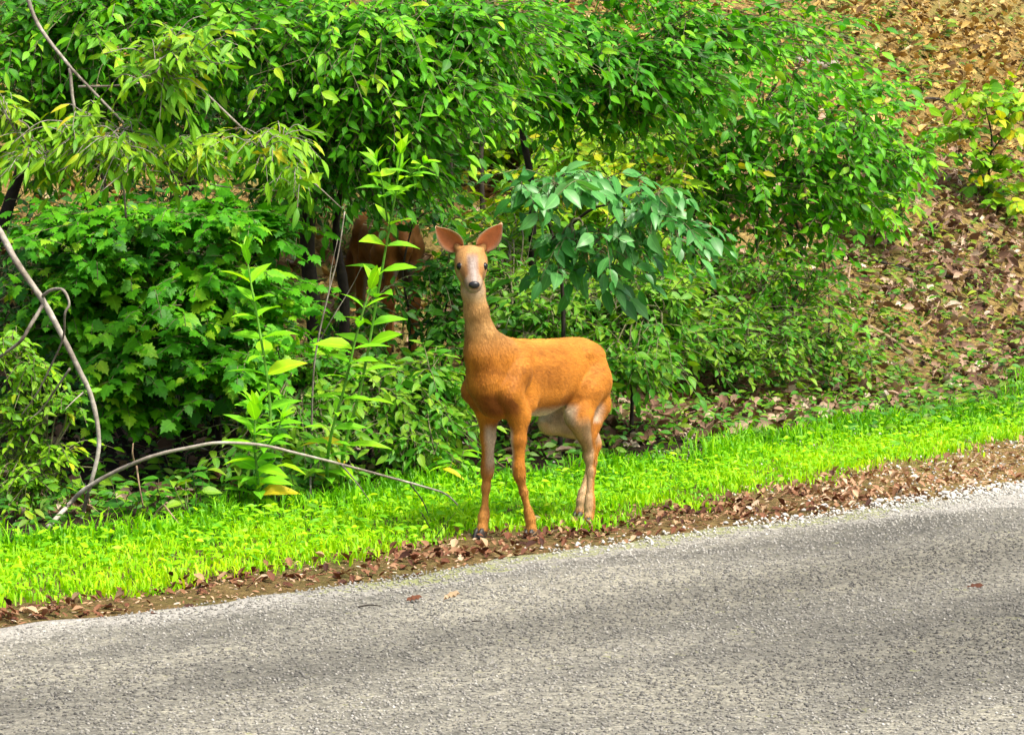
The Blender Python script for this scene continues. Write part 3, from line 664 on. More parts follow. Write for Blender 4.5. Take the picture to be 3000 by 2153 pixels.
# ------------------------------------------------------------------ grass verge
def verge_low(t): return np.interp(t, [-3.2, -2, 0, .6, 2, 3.5, 5, 6.7, 9], [.26, .32, .50, .54, .68, .80, 1.10, 1.5, 1.75])
def verge_high(t): return np.minimum(1.58 + .09 * smooth(-1.0, 2.0, t) + .012 * t * t * smooth(0, 6, t), 2.4)
def grass():
    n = 210000
    s = RNG.uniform(.30, 3.6, n); t = RNG.uniform(-3.2, 14, n)
    low = verge_low(t) + .05 * np.sin(2.1 * t + .5) + .05 * np.sin(5.3 * t) + .035 * np.sin(11 * t + 2) - .30 * np.exp(-((t - 1.1) / .28) ** 2) - .18 * np.exp(-((t - 1.85) / .12) ** 2)
    hi = verge_high(t) + .12 * np.sin(1.7 * t) + .08 * np.sin(4.9 * t + 1)
    edge_ = RNG.normal(0, .05, n)
    keep = (s > low + edge_) & (s < hi + 2.2 * np.abs(edge_))
    x, y = xy(s, t); u, v = project(np.stack([x, y, ground_z(x, y)], -1)); keep &= (u > -150) & (u < 3150)
    thin = np.sin(3.1 * x + 1.3 * y) * np.sin(2.7 * y - x) ; keep &= RNG.random(n) < np.clip(.95 + .3 * thin - .5 * np.exp(-((s - low) / .08) ** 2), .25, 1)
    s, t, x, y, low, hi = s[keep], t[keep], x[keep], y[keep], low[keep], hi[keep]; n = len(s)
    clump = .5 + .5 * np.sin(7.3 * x + 3 * np.sin(4 * y)) * np.sin(6.1 * y + 2 * np.sin(5 * x))
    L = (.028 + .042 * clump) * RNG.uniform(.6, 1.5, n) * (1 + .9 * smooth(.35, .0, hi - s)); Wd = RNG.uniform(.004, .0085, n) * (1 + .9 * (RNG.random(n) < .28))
    az = RNG.uniform(0, 2 * np.pi, n); tilt = RNG.uniform(.15, .95, n)
    d = np.stack([np.cos(az), np.sin(az), np.zeros(n)], -1); sd = np.stack([-np.sin(az), np.cos(az), np.zeros(n)], -1)
    b = np.stack([x, y, ground_z(x, y) - .005], -1); up = np.array([0, 0, 1.0])
    m = b + (d * (np.sin(tilt) * .35)[:, None] + up * (np.cos(tilt * .5) * .55)[:, None]) * L[:, None]
    tip = b + (d * (np.sin(tilt) * 1.0)[:, None] + up * (np.cos(tilt) * .85)[:, None]) * L[:, None]
    w = sd * Wd[:, None] * .5
    V = np.stack([b - w * .7, b + w * .7, m - w, m + w, tip], 1).reshape(-1, 3); o = np.arange(n)[:, None] * 5
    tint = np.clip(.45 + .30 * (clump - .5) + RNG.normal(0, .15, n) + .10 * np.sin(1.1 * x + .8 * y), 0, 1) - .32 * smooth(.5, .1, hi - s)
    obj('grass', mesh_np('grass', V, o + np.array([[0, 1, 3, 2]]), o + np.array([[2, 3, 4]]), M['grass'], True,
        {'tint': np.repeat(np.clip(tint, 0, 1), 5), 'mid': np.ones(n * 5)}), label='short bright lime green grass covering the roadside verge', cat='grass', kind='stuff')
grass()
def clover():
    n = 16000
    s = RNG.uniform(.55, 2.3, n); t = RNG.uniform(-3.0, 13, n); x, y = xy(s, t); P = np.stack([x, y, ground_z(x, y) + RNG.uniform(.015, .07, n)], -1)
    k = (s < verge_high(t) - .05) & (s > verge_low(t) + .08); P = P[k]; n = len(P)
    u, v = project(P); k = (u > -60) & (u < 3060); P = P[k]; n = len(P)
    az = RNG.uniform(0, 6.28, n); T = np.stack([np.cos(az), np.sin(az), RNG.uniform(-.1, .6, n)], -1); N = np.stack([RNG.normal(0, .4, n), RNG.normal(-.3, .4, n), np.ones(n)], -1)
    leaf_stuff('clover', 'ovate', 'grass', P, T, N, RNG.uniform(.02, .05, n), np.clip(RNG.normal(.55, .2, n), 0, 1), None, (0, 0, 0), label='low broad leaves of weeds mixed into the verge grass', cat='ground cover')
clover()

# ------------------------------------------------------------------ litter
def litter_pts(n, s0, s1, t0, t1, keep):
    s = RNG.uniform(s0, s1, n); t = RNG.uniform(t0, t1, n); k = keep(s, t); s, t = s[k], t[k]; x, y = xy(s, t)
    P = np.stack([x, y, ground_z(x, y)], -1); u, v = project(P); k = (u > -80) & (u < 3080) & (v > -80); return P[k], s[k], t[k]
def litter(label, mat, P, size, nsing, lift=.03, flat=1.0, mean=.5, sd=.22):
    n = len(P); az = RNG.uniform(0, 6.28, n); T = np.stack([np.cos(az), np.sin(az), RNG.normal(.1, .3, n)], -1)
    N = np.stack([RNG.normal(0, .55, n), RNG.normal(-.35, .55, n), np.full(n, flat)], -1); S = size * RNG.uniform(.5, 1.25, n)
    P = P + np.array([0, 0, 1.0]) * RNG.uniform(.0, lift, n)[:, None]
    tint = np.clip(RNG.normal(mean, sd, n), 0, 1); half = RNG.random(n) < .5
    u, v = project(P); inside = (u > 0) & (u < W0) & (v > 0) & (v < H0)
    sc = np.where(inside, S / P[:, 1], 0); order = np.argsort(-sc); ind = order[:nsing]; rest = np.ones(n, bool); rest[ind] = False
    for i in ind: leaf_single('dead' if half[i] else 'dead_flat', mat, P[i], T[i], N[i], S[i], ground, (0, 0, 0), tint[i], 'fallen_leaf')
    th = None
    for kk, m_ in (('dead', half & rest), ('dead_flat', ~half & rest)):
        o = leaf_stuff('leaf_litter', kk, mat, P[m_], T[m_], N[m_], S[m_], tint[m_], None, (0, 0, 0), label=label + (' of curled leaves' if kk == 'dead' else ' of flat lobed leaves'), cat='leaf litter')
P, s_, t_ = litter_pts(46000, -.05, 2.0, -3.2, 13, lambda s, t: RNG.random(len(s)) < smooth(.02, .22, s + RNG.normal(0, .06, len(s))) * smooth(.14, -.06, s - verge_low(t) + RNG.normal(0, .07, len(s))) * (.62 - .22 * smooth(2.5, 4.5, t) - .22 * smooth(5, 6.5, t)) * (.25 + .75 * smooth(-.4, .5, np.sin(4.3 * t + 2 * np.sin(7 * s)) * np.sin(9 * s + 1.9 * t))))
rt_ = t_ + RNG.normal(0, .5, len(t_)) > 2.6
litter('reddish brown fallen leaves along the road edge', 'litter', P[~rt_], .042, 90, .014, 2.2, .46, .27)
litter('orange tan fallen leaves along the gravelly road edge', 'litter_orange', P[rt_], .040, 50, .012, 2.4, .62, .25)
P, s_, t_ = litter_pts(100000, 2.1, 16, -3, 24, lambda s, t: (s > 1.9 + .012 * t * t * smooth(0, 6, t)) & (RNG.random(len(s)) < (.25 + .75 * smooth(1.0, 4.5, t + .5 * (s - 3))) * (.5 + .5 * smooth(-.5, .4, np.sin(1.9 * s + 1.2 * np.sin(1.1 * t)) * np.sin(1.5 * t + .8 * np.sin(2.3 * s))))))
def debris():
    n = 26000; s = RNG.uniform(.0, 2.0, n); t = RNG.uniform(-3.2, 12, n); k = s < verge_low(t) + .12; s, t = s[k], t[k]; x, y = xy(s, t); n = len(s)
    P2 = np.stack([x, y, ground_z(x, y) + RNG.uniform(0, .008, n)], -1); az = RNG.uniform(0, 6.28, n)
    leaf_stuff('leaf_crumbs', 'lance', 'litter_orange', P2, np.stack([np.cos(az), np.sin(az), RNG.normal(.05, .2, n)], -1), np.stack([RNG.normal(0, .4, n), RNG.normal(-.2, .4, n), np.ones(n)], -1), RNG.uniform(.012, .035, n), RNG.uniform(0, .95, n), None, (0, 0, 0), label='fine brown leaf crumbs and needles between road and grass', cat='leaf litter')
debris()
up_ = smooth(4.6, 6.2, s_ + RNG.normal(0, .35, len(s_))) > .5
litter('golden tan fallen leaves on the upper hillside', 'litter_tan', P[up_], .09, 60, .05, .9, .55, .24)
litter('pinkish brown fallen leaves on the lower bank', 'litter_rose', P[~up_], .095, 110, .05, .8, .46, .26)

# ------------------------------------------------------------------ shrubs, saplings and trees
def root(u, d): return gp((u - W0 / 2) / FPX * d, d)
def stem_px(u0, d0, pts):            # from the ground under (u0, d0) through (u, v, d) points
    return [root(u0, d0) - np.array([0, 0, .03])] + [at(*p) for p in pts]

# far understorey on the hillside behind everything
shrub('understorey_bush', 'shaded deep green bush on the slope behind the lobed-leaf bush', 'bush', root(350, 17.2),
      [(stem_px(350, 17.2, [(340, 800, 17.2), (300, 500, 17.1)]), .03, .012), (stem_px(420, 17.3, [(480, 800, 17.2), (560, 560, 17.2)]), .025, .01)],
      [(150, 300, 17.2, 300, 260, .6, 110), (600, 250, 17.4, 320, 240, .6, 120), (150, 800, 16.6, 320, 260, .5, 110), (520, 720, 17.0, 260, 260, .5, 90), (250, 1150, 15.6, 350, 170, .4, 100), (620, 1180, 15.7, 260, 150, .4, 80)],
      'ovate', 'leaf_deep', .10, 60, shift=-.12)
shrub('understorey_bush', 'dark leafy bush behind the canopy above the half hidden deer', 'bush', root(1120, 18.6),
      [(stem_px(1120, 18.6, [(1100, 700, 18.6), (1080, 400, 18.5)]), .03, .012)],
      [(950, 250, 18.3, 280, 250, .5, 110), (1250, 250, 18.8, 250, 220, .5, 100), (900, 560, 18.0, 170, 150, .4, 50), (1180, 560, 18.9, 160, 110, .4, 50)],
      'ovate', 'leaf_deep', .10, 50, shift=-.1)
# upper left canopy
shrub('canopy_tree', 'leafy young tree filling the corner above the arching bare branches', 'tree', root(-120, 15.6),
      [(stem_px(-120, 15.6, [(-60, 900, 15.6), (60, 500, 15.5), (200, 200, 15.4), (350, -80, 15.3)]), .045, .018),
       ([at(60, 500, 15.5), at(300, 330, 15.2), at(600, 200, 15.0)], .018, .006)],
      [(80, 90, 15.2, 240, 170, .5, 80), (350, 60, 15.0, 260, 160, .5, 90), (640, 80, 15.1, 260, 160, .5, 90), (120, 330, 15.3, 200, 150, .4, 60), (420, 300, 15.3, 220, 130, .4, 60)],
      'ovate', 'leaf_bright', .115, 220, nrm=(1.0, .32, .5), lean=(.06, -.05, -.06), dens=2.1)
shrub('canopy_tree', 'broad crowned young tree with bright drooping sprays above the tall weeds', 'tree', root(905, 15.6),
      [(stem_px(905, 15.6, [(925, 1000, 15.6), (900, 700, 15.6), (930, 400, 15.5), (980, 100, 15.4), (1000, -120, 15.4)]), .055, .025),
       (stem_px(985, 15.7, [(1010, 900, 15.7), (985, 650, 15.7), (1050, 380, 15.5)]), .035, .014),
       ([at(930, 400, 15.5), at(1150, 260, 15.2), at(1380, 230, 15.0)], .016, .006), ([at(980, 100, 15.4), at(1250, 60, 15.1), at(1500, 60, 15.0)], .016, .006)],
      [(880, 130, 15.0, 220, 170, .5, 85), (1120, 120, 15.0, 240, 150, .5, 95), (1350, 90, 15.1, 230, 120, .4, 80), (820, 380, 15.2, 200, 150, .4, 70), (1080, 350, 15.0, 220, 140, .4, 85), (1290, 260, 15.0, 180, 110, .4, 55),
       (960, 520, 15.1, 200, 90, .35, 45), (1170, 500, 15.2, 150, 80, .3, 35)],
      'ovate', 'leaf_bright', .112, 290, nrm=(1.0, .32, .5), lean=(.12, -.08, -.10), shift=.06, dens=2.2)
# bright background shrub seen through the gap
shrub('sunlit_sapling', 'yellow green sapling in the gap uphill behind the standing doe', 'sapling', root(1560, 20.2),
      [(stem_px(1415, 19.8, [(1410, 450, 19.8), (1420, 330, 19.8), (1380, 150, 19.8)]), .02, .010), (stem_px(1325, 19.9, [(1322, 420, 19.9), (1325, 250, 19.9)]), .014, .007),
       (stem_px(1640, 20.0, [(1590, 420, 20), (1560, 250, 20.0)]), .014, .007)],
      [(1420, 420, 20.3, 130, 120, .4, 42), (1620, 400, 20.4, 160, 120, .4, 50), (1780, 470, 20.5, 130, 90, .3, 32), (1450, 250, 20.3, 170, 120, .4, 45), (1650, 560, 19.6, 150, 70, .3, 25)],
      'round', 'leaf_lime', .12, 90, shift=.08)
# dark crown at top centre right
shrub('canopy_tree', 'dark green young tree on the slope above the big-leaved sapling', 'tree', root(1545, 17.2),
      [(stem_px(1545, 17.2, [(1560, 600, 17.2), (1530, 350, 17.2), (1600, 120, 17.1), (1700, -60, 17.1)]), .026, .012),
       ([at(1440, 305, 17.1), at(1620, 270, 17.0), at(1800, 235, 16.9)], .012, .006)],
      [(1600, 100, 16.7, 190, 110, .4, 50), (1800, 190, 16.7, 210, 110, .4, 60), (1560, 300, 16.7, 170, 90, .4, 40), (1980, 60, 16.9, 190, 100, .4, 18), (1820, 330, 16.9, 170, 90, .3, 26), (1980, 270, 16.9, 170, 100, .3, 22), (2130, 130, 17.0, 190, 120, .4, 14), (1850, 30, 16.9, 200, 90, .4, 18), (2300, 90, 17.2, 200, 110, .4, 12), (2050, 180, 17.0, 200, 120, .4, 14), (2420, 160, 17.3, 160, 110, .4, 8)],
      'ovate', 'leaf_mid', .125, 180, nrm=(1.0, .35, .45), lean=(.12, -.05, -.08), shift=-.08)
# right hand twin-stem shrub, leafy along its height
def hstem(u, v, pts):                # from the ground seen at (u, v) through (u, v) points near that depth
    b = hit(u, v); return [b - np.array([0, 0, .03])] + [at(p[0], p[1], b[1] + (p[2] if len(p) > 2 else 0)) for p in pts]
D2 = hit(2070, 1000)[1]
shrub('twin_stem_shrub', 'slender dark stemmed shrub leaning over the leaf covered bank', 'shrub', hit(2075, 1000),
      [(hstem(2045, 1000, [(2070, 880), (2110, 700), (2125, 560), (2180, 420), (2260, 270), (2300, 200)]), .022, .007), (hstem(2075, 990, [(2085, 850), (2060, 720), (2010, 560), (1960, 420)]), .012, .005),
       (hstem(2265, 985, [(2275, 860), (2310, 740), (2322, 640), (2370, 470), (2440, 330), (2520, 260)]), .026, .008), (hstem(2300, 975, [(2335, 830), (2345, 700), (2290, 540), (2270, 420)]), .015, .005),
       ([at(2125, 560, D2), at(2210, 500, D2 - .1), at(2300, 470, D2 - .2)], .008, .004), ([at(2370, 470, D2), at(2460, 440, D2 - .1), at(2580, 460, D2 - .2)], .009, .004), ([at(2322, 640, D2), at(2420, 600, D2 - .1), at(2500, 620, D2 - .2)], .007, .003)],
      [(2030, 330, D2 - .2, 200, 130, .5, 36), (2250, 320, D2 - .3, 230, 130, .5, 44), (2450, 400, D2 - .3, 200, 120, .5, 36), (2130, 460, D2 - .2, 200, 110, .4, 34), (2380, 540, D2 - .3, 200, 110, .4, 32), (2200, 190, D2, 190, 90, .4, 12),
       (2500, 280, D2, 170, 90, .4, 16), (2480, 620, D2 - .2, 160, 100, .35, 24), (2200, 620, D2 - .1, 240, 120, .4, 22), (2020, 600, D2 - .2, 150, 140, .4, 20), (2330, 720, D2 - .1, 200, 130, .35, 16), (2580, 470, D2 - .1, 150, 110, .35, 16), (2080, 780, D2 - .2, 160, 150, .4, 16), (2280, 860, D2 - .2, 170, 120, .4, 14), (1950, 800, D2 - .4, 140, 140, .4, 16)],
      'ovate', 'leaf_bright', .13, 280, nrm=(1.0, .35, .5), lean=(.08, -.06, -.06), shift=-.05, dens=1.5)
shrub('slope_shrub', 'bright green many-stemmed shrub on the slope between the doe and the dark stemmed shrub', 'shrub', hit(1800, 960),
      [(hstem(1780, 960, [(1770, 800), (1720, 600), (1700, 450)]), .010, .004), (hstem(1820, 955, [(1850, 800), (1900, 620), (1930, 470)]), .010, .004), (hstem(1700, 930, [(1650, 760), (1600, 620)]), .009, .004)],
      [(1700, 450, 18.6, 220, 120, .4, 26), (1900, 480, 18.6, 200, 120, .4, 26), (1620, 640, 18.4, 170, 140, .4, 24), (1850, 680, 18.4, 220, 150, .4, 28), (1720, 850, 18.2, 220, 120, .4, 26), (1500, 620, 18.5, 130, 130, .3, 16), (1950, 900, 18.2, 170, 110, .35, 18)],
      'ovate', 'leaf_lime', .13, 160, nrm=(1.0, .4, .5), shift=-.05)
shrub('slope_shrub', 'small leaved green shrub at the foot of the bank beside the dark stems', 'shrub', hit(2160, 1130),
      [(hstem(2160, 1130, [(2165, 1040), (2180, 950), (2160, 880)]), .008, .003), (hstem(2190, 1125, [(2230, 1030), (2280, 960)]), .007, .003), (hstem(2120, 1135, [(2080, 1040), (2040, 960)]), .007, .003), (hstem(1980, 1100, [(1975, 900), (2000, 700), (1990, 540)]), .007, .003), (hstem(2230, 1090, [(2240, 900), (2215, 700), (2240, 560)]), .007, .003), (hstem(2420, 1060, [(2430, 900), (2410, 740)]), .006, .003), (hstem(1860, 1120, [(1850, 950), (1880, 780)]), .006, .003)],
      [(2160, 960, 18.1, 190, 90, .35, 30), (2300, 1040, 18.1, 150, 80, .35, 22), (2030, 1040, 18.0, 170, 90, .35, 28), (2180, 1080, 18.0, 200, 60, .3, 26), (2400, 1000, 18.4, 140, 100, .3, 18), (2450, 850, 18.6, 140, 110, .3, 12), (2230, 800, 18.4, 200, 120, .3, 16), (2000, 860, 18.3, 180, 120, .3, 16), (1850, 1050, 17.8, 160, 80, .3, 18), (2520, 1060, 18.5, 120, 60, .3, 10)],
      'ovate', 'leaf_herb', .085, 160, nrm=(1.0, .4, .5), shift=.05)
# big waxy leaved sapling beside the doe's head
shrub('big_leaved_sapling', 'sapling with large waxy leaves, sky sheen in their colour, drooping beside the doe', 'sapling', root(1640, 15.3),
      [(stem_px(1640, 15.3, [(1650, 900, 15.3), (1620, 700, 15.2), (1580, 560, 15.1)]), .014, .006), ([at(1620, 700, 15.2), at(1780, 600, 15.0), at(1980, 690, 14.9)], .009, .004), ([at(1590, 600, 15.15), at(1680, 500, 15.0), at(1860, 560, 14.9)], .009, .004)],
      [(1540, 560, 14.8, 130, 80, .3, 7), (1700, 550, 14.75, 150, 80, .3, 10), (1890, 630, 14.7, 150, 80, .3, 10), (1640, 720, 14.8, 170, 80, .3, 8), (1850, 760, 14.8, 150, 90, .3, 8), (2010, 710, 14.7, 80, 60, .2, 6), (1720, 820, 14.9, 180, 70, .25, 6)],
      'ovate', 'leaf_sky_tint', .15, 290, nrm=(.9, .5, .5), lean=(.08, -.05, -.05), leaves_per=6, droop=.35, dens=1.5, sz=.8)
# dark growth behind the doe's back
shrub('low_thicket', 'dense dark thicket behind the back of the standing doe', 'bush', root(1700, 16.0),
      [(stem_px(1700, 16.0, [(1690, 1000, 16.0), (1660, 880, 15.9)]), .012, .006), (stem_px(1850, 16.1, [(1860, 1000, 16.0), (1900, 900, 15.9)]), .012, .006), (stem_px(1500, 16.2, [(1500, 950, 16.1), (1520, 850, 16.0)]), .012, .006)],
      [(1500, 880, 16.4, 150, 150, .35, 40), (1680, 900, 16.0, 190, 140, .35, 60), (1880, 920, 15.9, 190, 130, .35, 55), (1650, 1080, 15.6, 200, 90, .3, 45), (1860, 1090, 15.5, 170, 90, .3, 40), (1560, 1000, 15.6, 180, 110, .3, 40), (2000, 1000, 16.1, 140, 110, .3, 30), (1480, 720, 17.4, 130, 90, .3, 25)],
      'ovate', 'leaf_herb', .10, 240, nrm=(.9, .4, .5), shift=.05)
# lobed-leaf bush at the lower left
shrub('lobed_leaf_bush', 'lobed-leaf bush with layered mid green leaves behind the arched bare branch', 'bush', root(520, 15.0),
      [(stem_px(520, 15.0, [(500, 1150, 15.0), (430, 900, 14.9), (330, 700, 14.8)]), .022, .008), (stem_px(640, 15.0, [(640, 1150, 15.0), (680, 950, 14.9), (760, 720, 14.8)]), .018, .007), (stem_px(380, 15.0, [(300, 1150, 14.9), (220, 950, 14.8)]), .018, .007)],
      [(280, 690, 14.6, 210, 80, .4, 40), (560, 660, 14.6, 230, 75, .4, 42), (760, 690, 14.8, 130, 80, .3, 20), (300, 830, 14.5, 230, 90, .4, 48), (600, 850, 14.5, 240, 90, .4, 52), (230, 960, 14.5, 210, 90, .35, 40), (500, 980, 14.4, 250, 90, .4, 54), (760, 930, 14.6, 140, 90, .3, 24), (420, 1110, 14.3, 230, 80, .35, 42), (700, 1100, 14.3, 200, 90, .35, 44), (380, 1220, 14.3, 130, 50, .3, 14)],
      'maple', 'leaf_mid', .115, 290, nrm=(1.0, .32, .30), droop=.2, shift=-.02)
# arching yellow green sapling in front of it
shrub('narrow_leaved_sapling', 'sapling with long grey twigs and narrow yellow green leaves', 'sapling', root(-80, 14.0),
      [(stem_px(-80, 14.0, [(-120, 600, 14.0), (-90, 150, 13.9), (0, -110, 13.85), (60, -60, 13.8), (110, 70, 13.8), (200, 190, 13.7), (255, 250, 13.7), (420, 420, 13.6), (560, 560, 13.6)]), .016, .004),
       ([at(205, 200, 13.7), at(215, 300, 13.7), at(245, 400, 13.7), at(350, 520, 13.7), at(370, 640, 13.7)], .009, .005),
       ([at(230, 255, 13.75), at(360, 250, 13.7), at(530, 225, 13.6), at(660, 180, 13.6)], .006, .003), ([at(560, 230, 13.6), at(640, 310, 13.6), at(760, 420, 13.6), at(900, 520, 13.6), at(1000, 610, 13.6)], .007, .003),
       ([at(245, 400, 13.7), at(180, 450, 13.6), at(110, 460, 13.6)], .006, .003), ([at(500, 500, 13.6), at(640, 545, 13.6), at(820, 560, 13.6)], .005, .002)],
      [(130, 480, 13.5, 170, 70, .25, 20), (320, 470, 13.4, 170, 80, .25, 24), (480, 230, 13.4, 150, 110, .25, 20), (560, 460, 13.5, 150, 80, .25, 18), (780, 440, 13.4, 120, 80, .25, 14), (850, 545, 13.4, 60, 40, .15, 6), (250, 380, 13.5, 130, 60, .2, 10), (560, 120, 13.4, 130, 90, .25, 12), (20, 330, 13.6, 60, 60, .2, 8)],
      'lance', 'leaf_lime', .135, 290, bark_='bark_grey', nrm=(.6, .75, .45), droop=.55, leaves_per=7, shift=-.05)
# left edge sprigs by the ditch
shrub('verge_bush', 'straggly small-leaved bush beside the ditch at the foot of the bare branch', 'bush', root(30, 13.4),
      [(stem_px(30, 13.4, [(40, 1400, 13.3), (60, 1200, 13.2), (30, 1050, 13.2)]), .012, .005), (stem_px(110, 13.4, [(100, 1400, 13.3), (105, 1280, 13.2)]), .01, .004), ([at(40, 1330, 13.3), at(120, 1320, 13.1), at(200, 1360, 13.0), at(280, 1370, 13.0)], .006, .003)],
      [(40, 1050, 13.1, 90, 90, .2, 14), (60, 1240, 13.0, 110, 80, .2, 18), (30, 1370, 13.0, 90, 80, .2, 16), (100, 1130, 13.0, 100, 60, .2, 10), (190, 1350, 12.9, 80, 40, .15, 8), (60, 1460, 12.9, 110, 60, .2, 16), (200, 1190, 13.0, 60, 40, .15, 6)],
      'ovate', 'leaf_lime', .075, 180, bark_='bark_twig', shift=-.12)
# low herb thicket in front of the hidden deer's feet
shrub('low_thicket', 'low leafy thicket at the feet of the half hidden deer', 'bush', root(1080, 14.9),
      [(stem_px(1080, 14.9, [(1090, 1250, 14.9), (1100, 1120, 14.8)]), .010, .005), (stem_px(1250, 15.0, [(1260, 1250, 14.9), (1270, 1150, 14.8)]), .010, .005), (stem_px(930, 14.9, [(920, 1250, 14.9), (900, 1100, 14.8)]), .010, .005)],
      [(1000, 1130, 14.6, 160, 70, .3, 30), (1200, 1130, 14.6, 160, 80, .3, 34), (1330, 1180, 14.8, 120, 80, .3, 24), (880, 1120, 14.6, 140, 90, .3, 26), (1100, 1230, 14.4, 200, 70, .3, 32), (1290, 1270, 14.5, 130, 70, .25, 22), (880, 1250, 14.3, 150, 70, .3, 26), (760, 1350, 13.9, 140, 90, .25, 24), (900, 1390, 13.8, 120, 60, .2, 16), (1200, 1340, 14.2, 150, 50, .2, 18)],
      'ovate', 'leaf_herb', .105, 240, nrm=(1.0, .35, .45), shift=-.02)
shrub('shade_sapling', 'thin shaded sapling standing in front of the half hidden deer', 'sapling', root(1190, 16.2),
      [(stem_px(1190, 16.2, [(1200, 950, 16.2), (1180, 800, 16.2), (1210, 650, 16.2)]), .009, .004), (stem_px(1290, 16.4, [(1300, 950, 16.4), (1330, 800, 16.4)]), .008, .004)],
      [(1110, 630, 16.0, 120, 60, .3, 6), (1270, 640, 16.1, 120, 60, .3, 7), (1180, 900, 16.0, 100, 80, .3, 3), (1330, 820, 16.2, 110, 130, .3, 16), (1320, 980, 16.1, 130, 90, .3, 14), (1050, 980, 15.9, 120, 80, .3, 8)],
      'ovate', 'leaf_deep', .115, 120, nrm=(1.0, .35, .5), shift=.05)
# yellow green saplings on the right bank
D3 = hit(2895, 600)[1]
shrub('bank_sapling', 'bright yellow green sapling growing from the leaf covered bank', 'sapling', hit(2895, 600),
      [(hstem(2895, 600, [(2897, 500), (2905, 400), (2880, 290)]), .012, .005), ([at(2902, 450, D3), at(2950, 380, D3 - .1), at(2995, 290, D3 - .1)], .007, .003), ([at(2900, 480, D3), at(2850, 420, D3 - .1), at(2815, 350, D3 - .1)], .006, .003)],
      [(2850, 310, D3 - .1, 90, 70, .3, 12), (2940, 340, D3 - .1, 100, 80, .3, 14), (2860, 420, D3 - .2, 110, 80, .3, 12), (2930, 480, D3 - .2, 100, 80, .3, 14), (2995, 290, D3, 70, 70, .3, 8), (2880, 560, D3 - .2, 110, 60, .3, 8), (2960, 600, D3 - .3, 90, 60, .3, 8)],
      'round', 'leaf_lime', .125, 200, shift=.12, sz=.80, dens=.75)
D4 = hit(2600, 740)[1]
shrub('bank_sapling', 'small mid green sapling between the dark stemmed shrub and the yellow one', 'sapling', hit(2600, 740),
      [(hstem(2600, 740, [(2605, 640), (2590, 540), (2570, 430)]), .009, .004), ([at(2600, 620, D4), at(2650, 560, D4 - .1), at(2690, 500, D4 - .1)], .005, .003)],
      [(2560, 430, D4 - .2, 130, 80, .3, 14), (2660, 460, D4 - .2, 130, 80, .3, 12), (2610, 560, D4 - .2, 120, 80, .3, 12), (2540, 650, D4 - .2, 120, 70, .3, 10)],
      'ovate', 'leaf_bright', .13, 140, shift=.08)
# ------------------------------------------------------------------ tall weeds with paired leaves
def weed(label, pts, side=(), size=.17, group=None, top=1.0):
    base = hit(*pts[0][:2]) if len(pts[0]) == 2 else at(*pts[0]); base = gp(base[0], base[1])
    th = thing('tall_weed', label, 'weed', base)
    def run(P, r0, n0, sz, first=.12):
        C = catmull(P, 8); tube('stem', P, r0, r0 * .45, M['stem_green'], th, seg=7, wob=.02, n=8, origin=base)
        ln = np.cumsum(np.r_[0, np.linalg.norm(np.diff(C, axis=0), axis=1)]); az = RNG.uniform(0, 1)
        for k in range(n0):
            f = first + (1 - first) * k / (n0 - 1); i = min(int(np.searchsorted(ln, f * ln[-1])), len(C) - 2); p = C[i]; d = C[i + 1] - C[i]; d /= np.linalg.norm(d) + 1e-9
            az += 1.35 + RNG.normal(0, .2)
            young = smooth(.72, 1.0, f); s = sz * (1 - .42 * young) * RNG.uniform(.8, 1.1)
            for q in ((0, math.pi) if k < n0 - 1 else (0, 1.6, 3.1, 4.7)):
                h_ = np.array([math.cos(az + q), math.sin(az + q) * .8 - .1, 0])
                T = h_ * (1 - .55 * young) + d * (.35 + .9 * young) + RNG.normal(size=3) * .1; N = np.array([0, -.35, 1.0]) - h_ * (.2 + .7 * young) + RNG.normal(size=3) * .2
                yel = .93 if (f < .25 and RNG.random() < .45) else np.clip(.25 + .35 * f + RNG.normal(0, .12), .05, .72)
                leaf_single('lance' if RNG.random() < .6 else 'ovate', 'leaf_weed', p, T, N, s, th, base, yel)
    P = [base - np.array([0, 0, .03])] + [at(*p) for p in pts[1:]]
    run(P, .0085, 14, size)
    for sd_ in side: run([at(*p) for p in sd_], .005, 5, size * .7, .35)
    return th
weed('tallest green weed with branched leafy top before the half hidden deer', [(1000, 1440), (1005, 1330, 13.55), (1060, 1120, 13.5), (1100, 900, 13.45), (1135, 700, 13.4), (1160, 560, 13.35), (1175, 440, 13.3)],
     [[(1135, 650, 13.4), (1120, 540, 13.3), (1100, 460, 13.25)], [(1160, 560, 13.35), (1205, 510, 13.3), (1245, 475, 13.25)]], .185)
weed('slimmer green weed leaning against the tallest weed', [(955, 1440), (965, 1300, 13.4), (1010, 1130, 13.35), (1050, 960, 13.3), (1095, 815, 13.3)], [], .165)
weed('single stemmed green weed standing apart before the lobed-leaf bush', [(805, 1480), (795, 1350, 13.2), (788, 1150, 13.2), (757, 950, 13.2), (735, 830, 13.2), (720, 730, 13.2)], [], .175)
weed('short bushy green weed at the foot of the single stemmed weed', [(760, 1490), (755, 1400, 13.1), (745, 1300, 13.1), (750, 1190, 13.1)], [[(750, 1350, 13.1), (800, 1280, 13.05), (830, 1220, 13.0)]], .17)

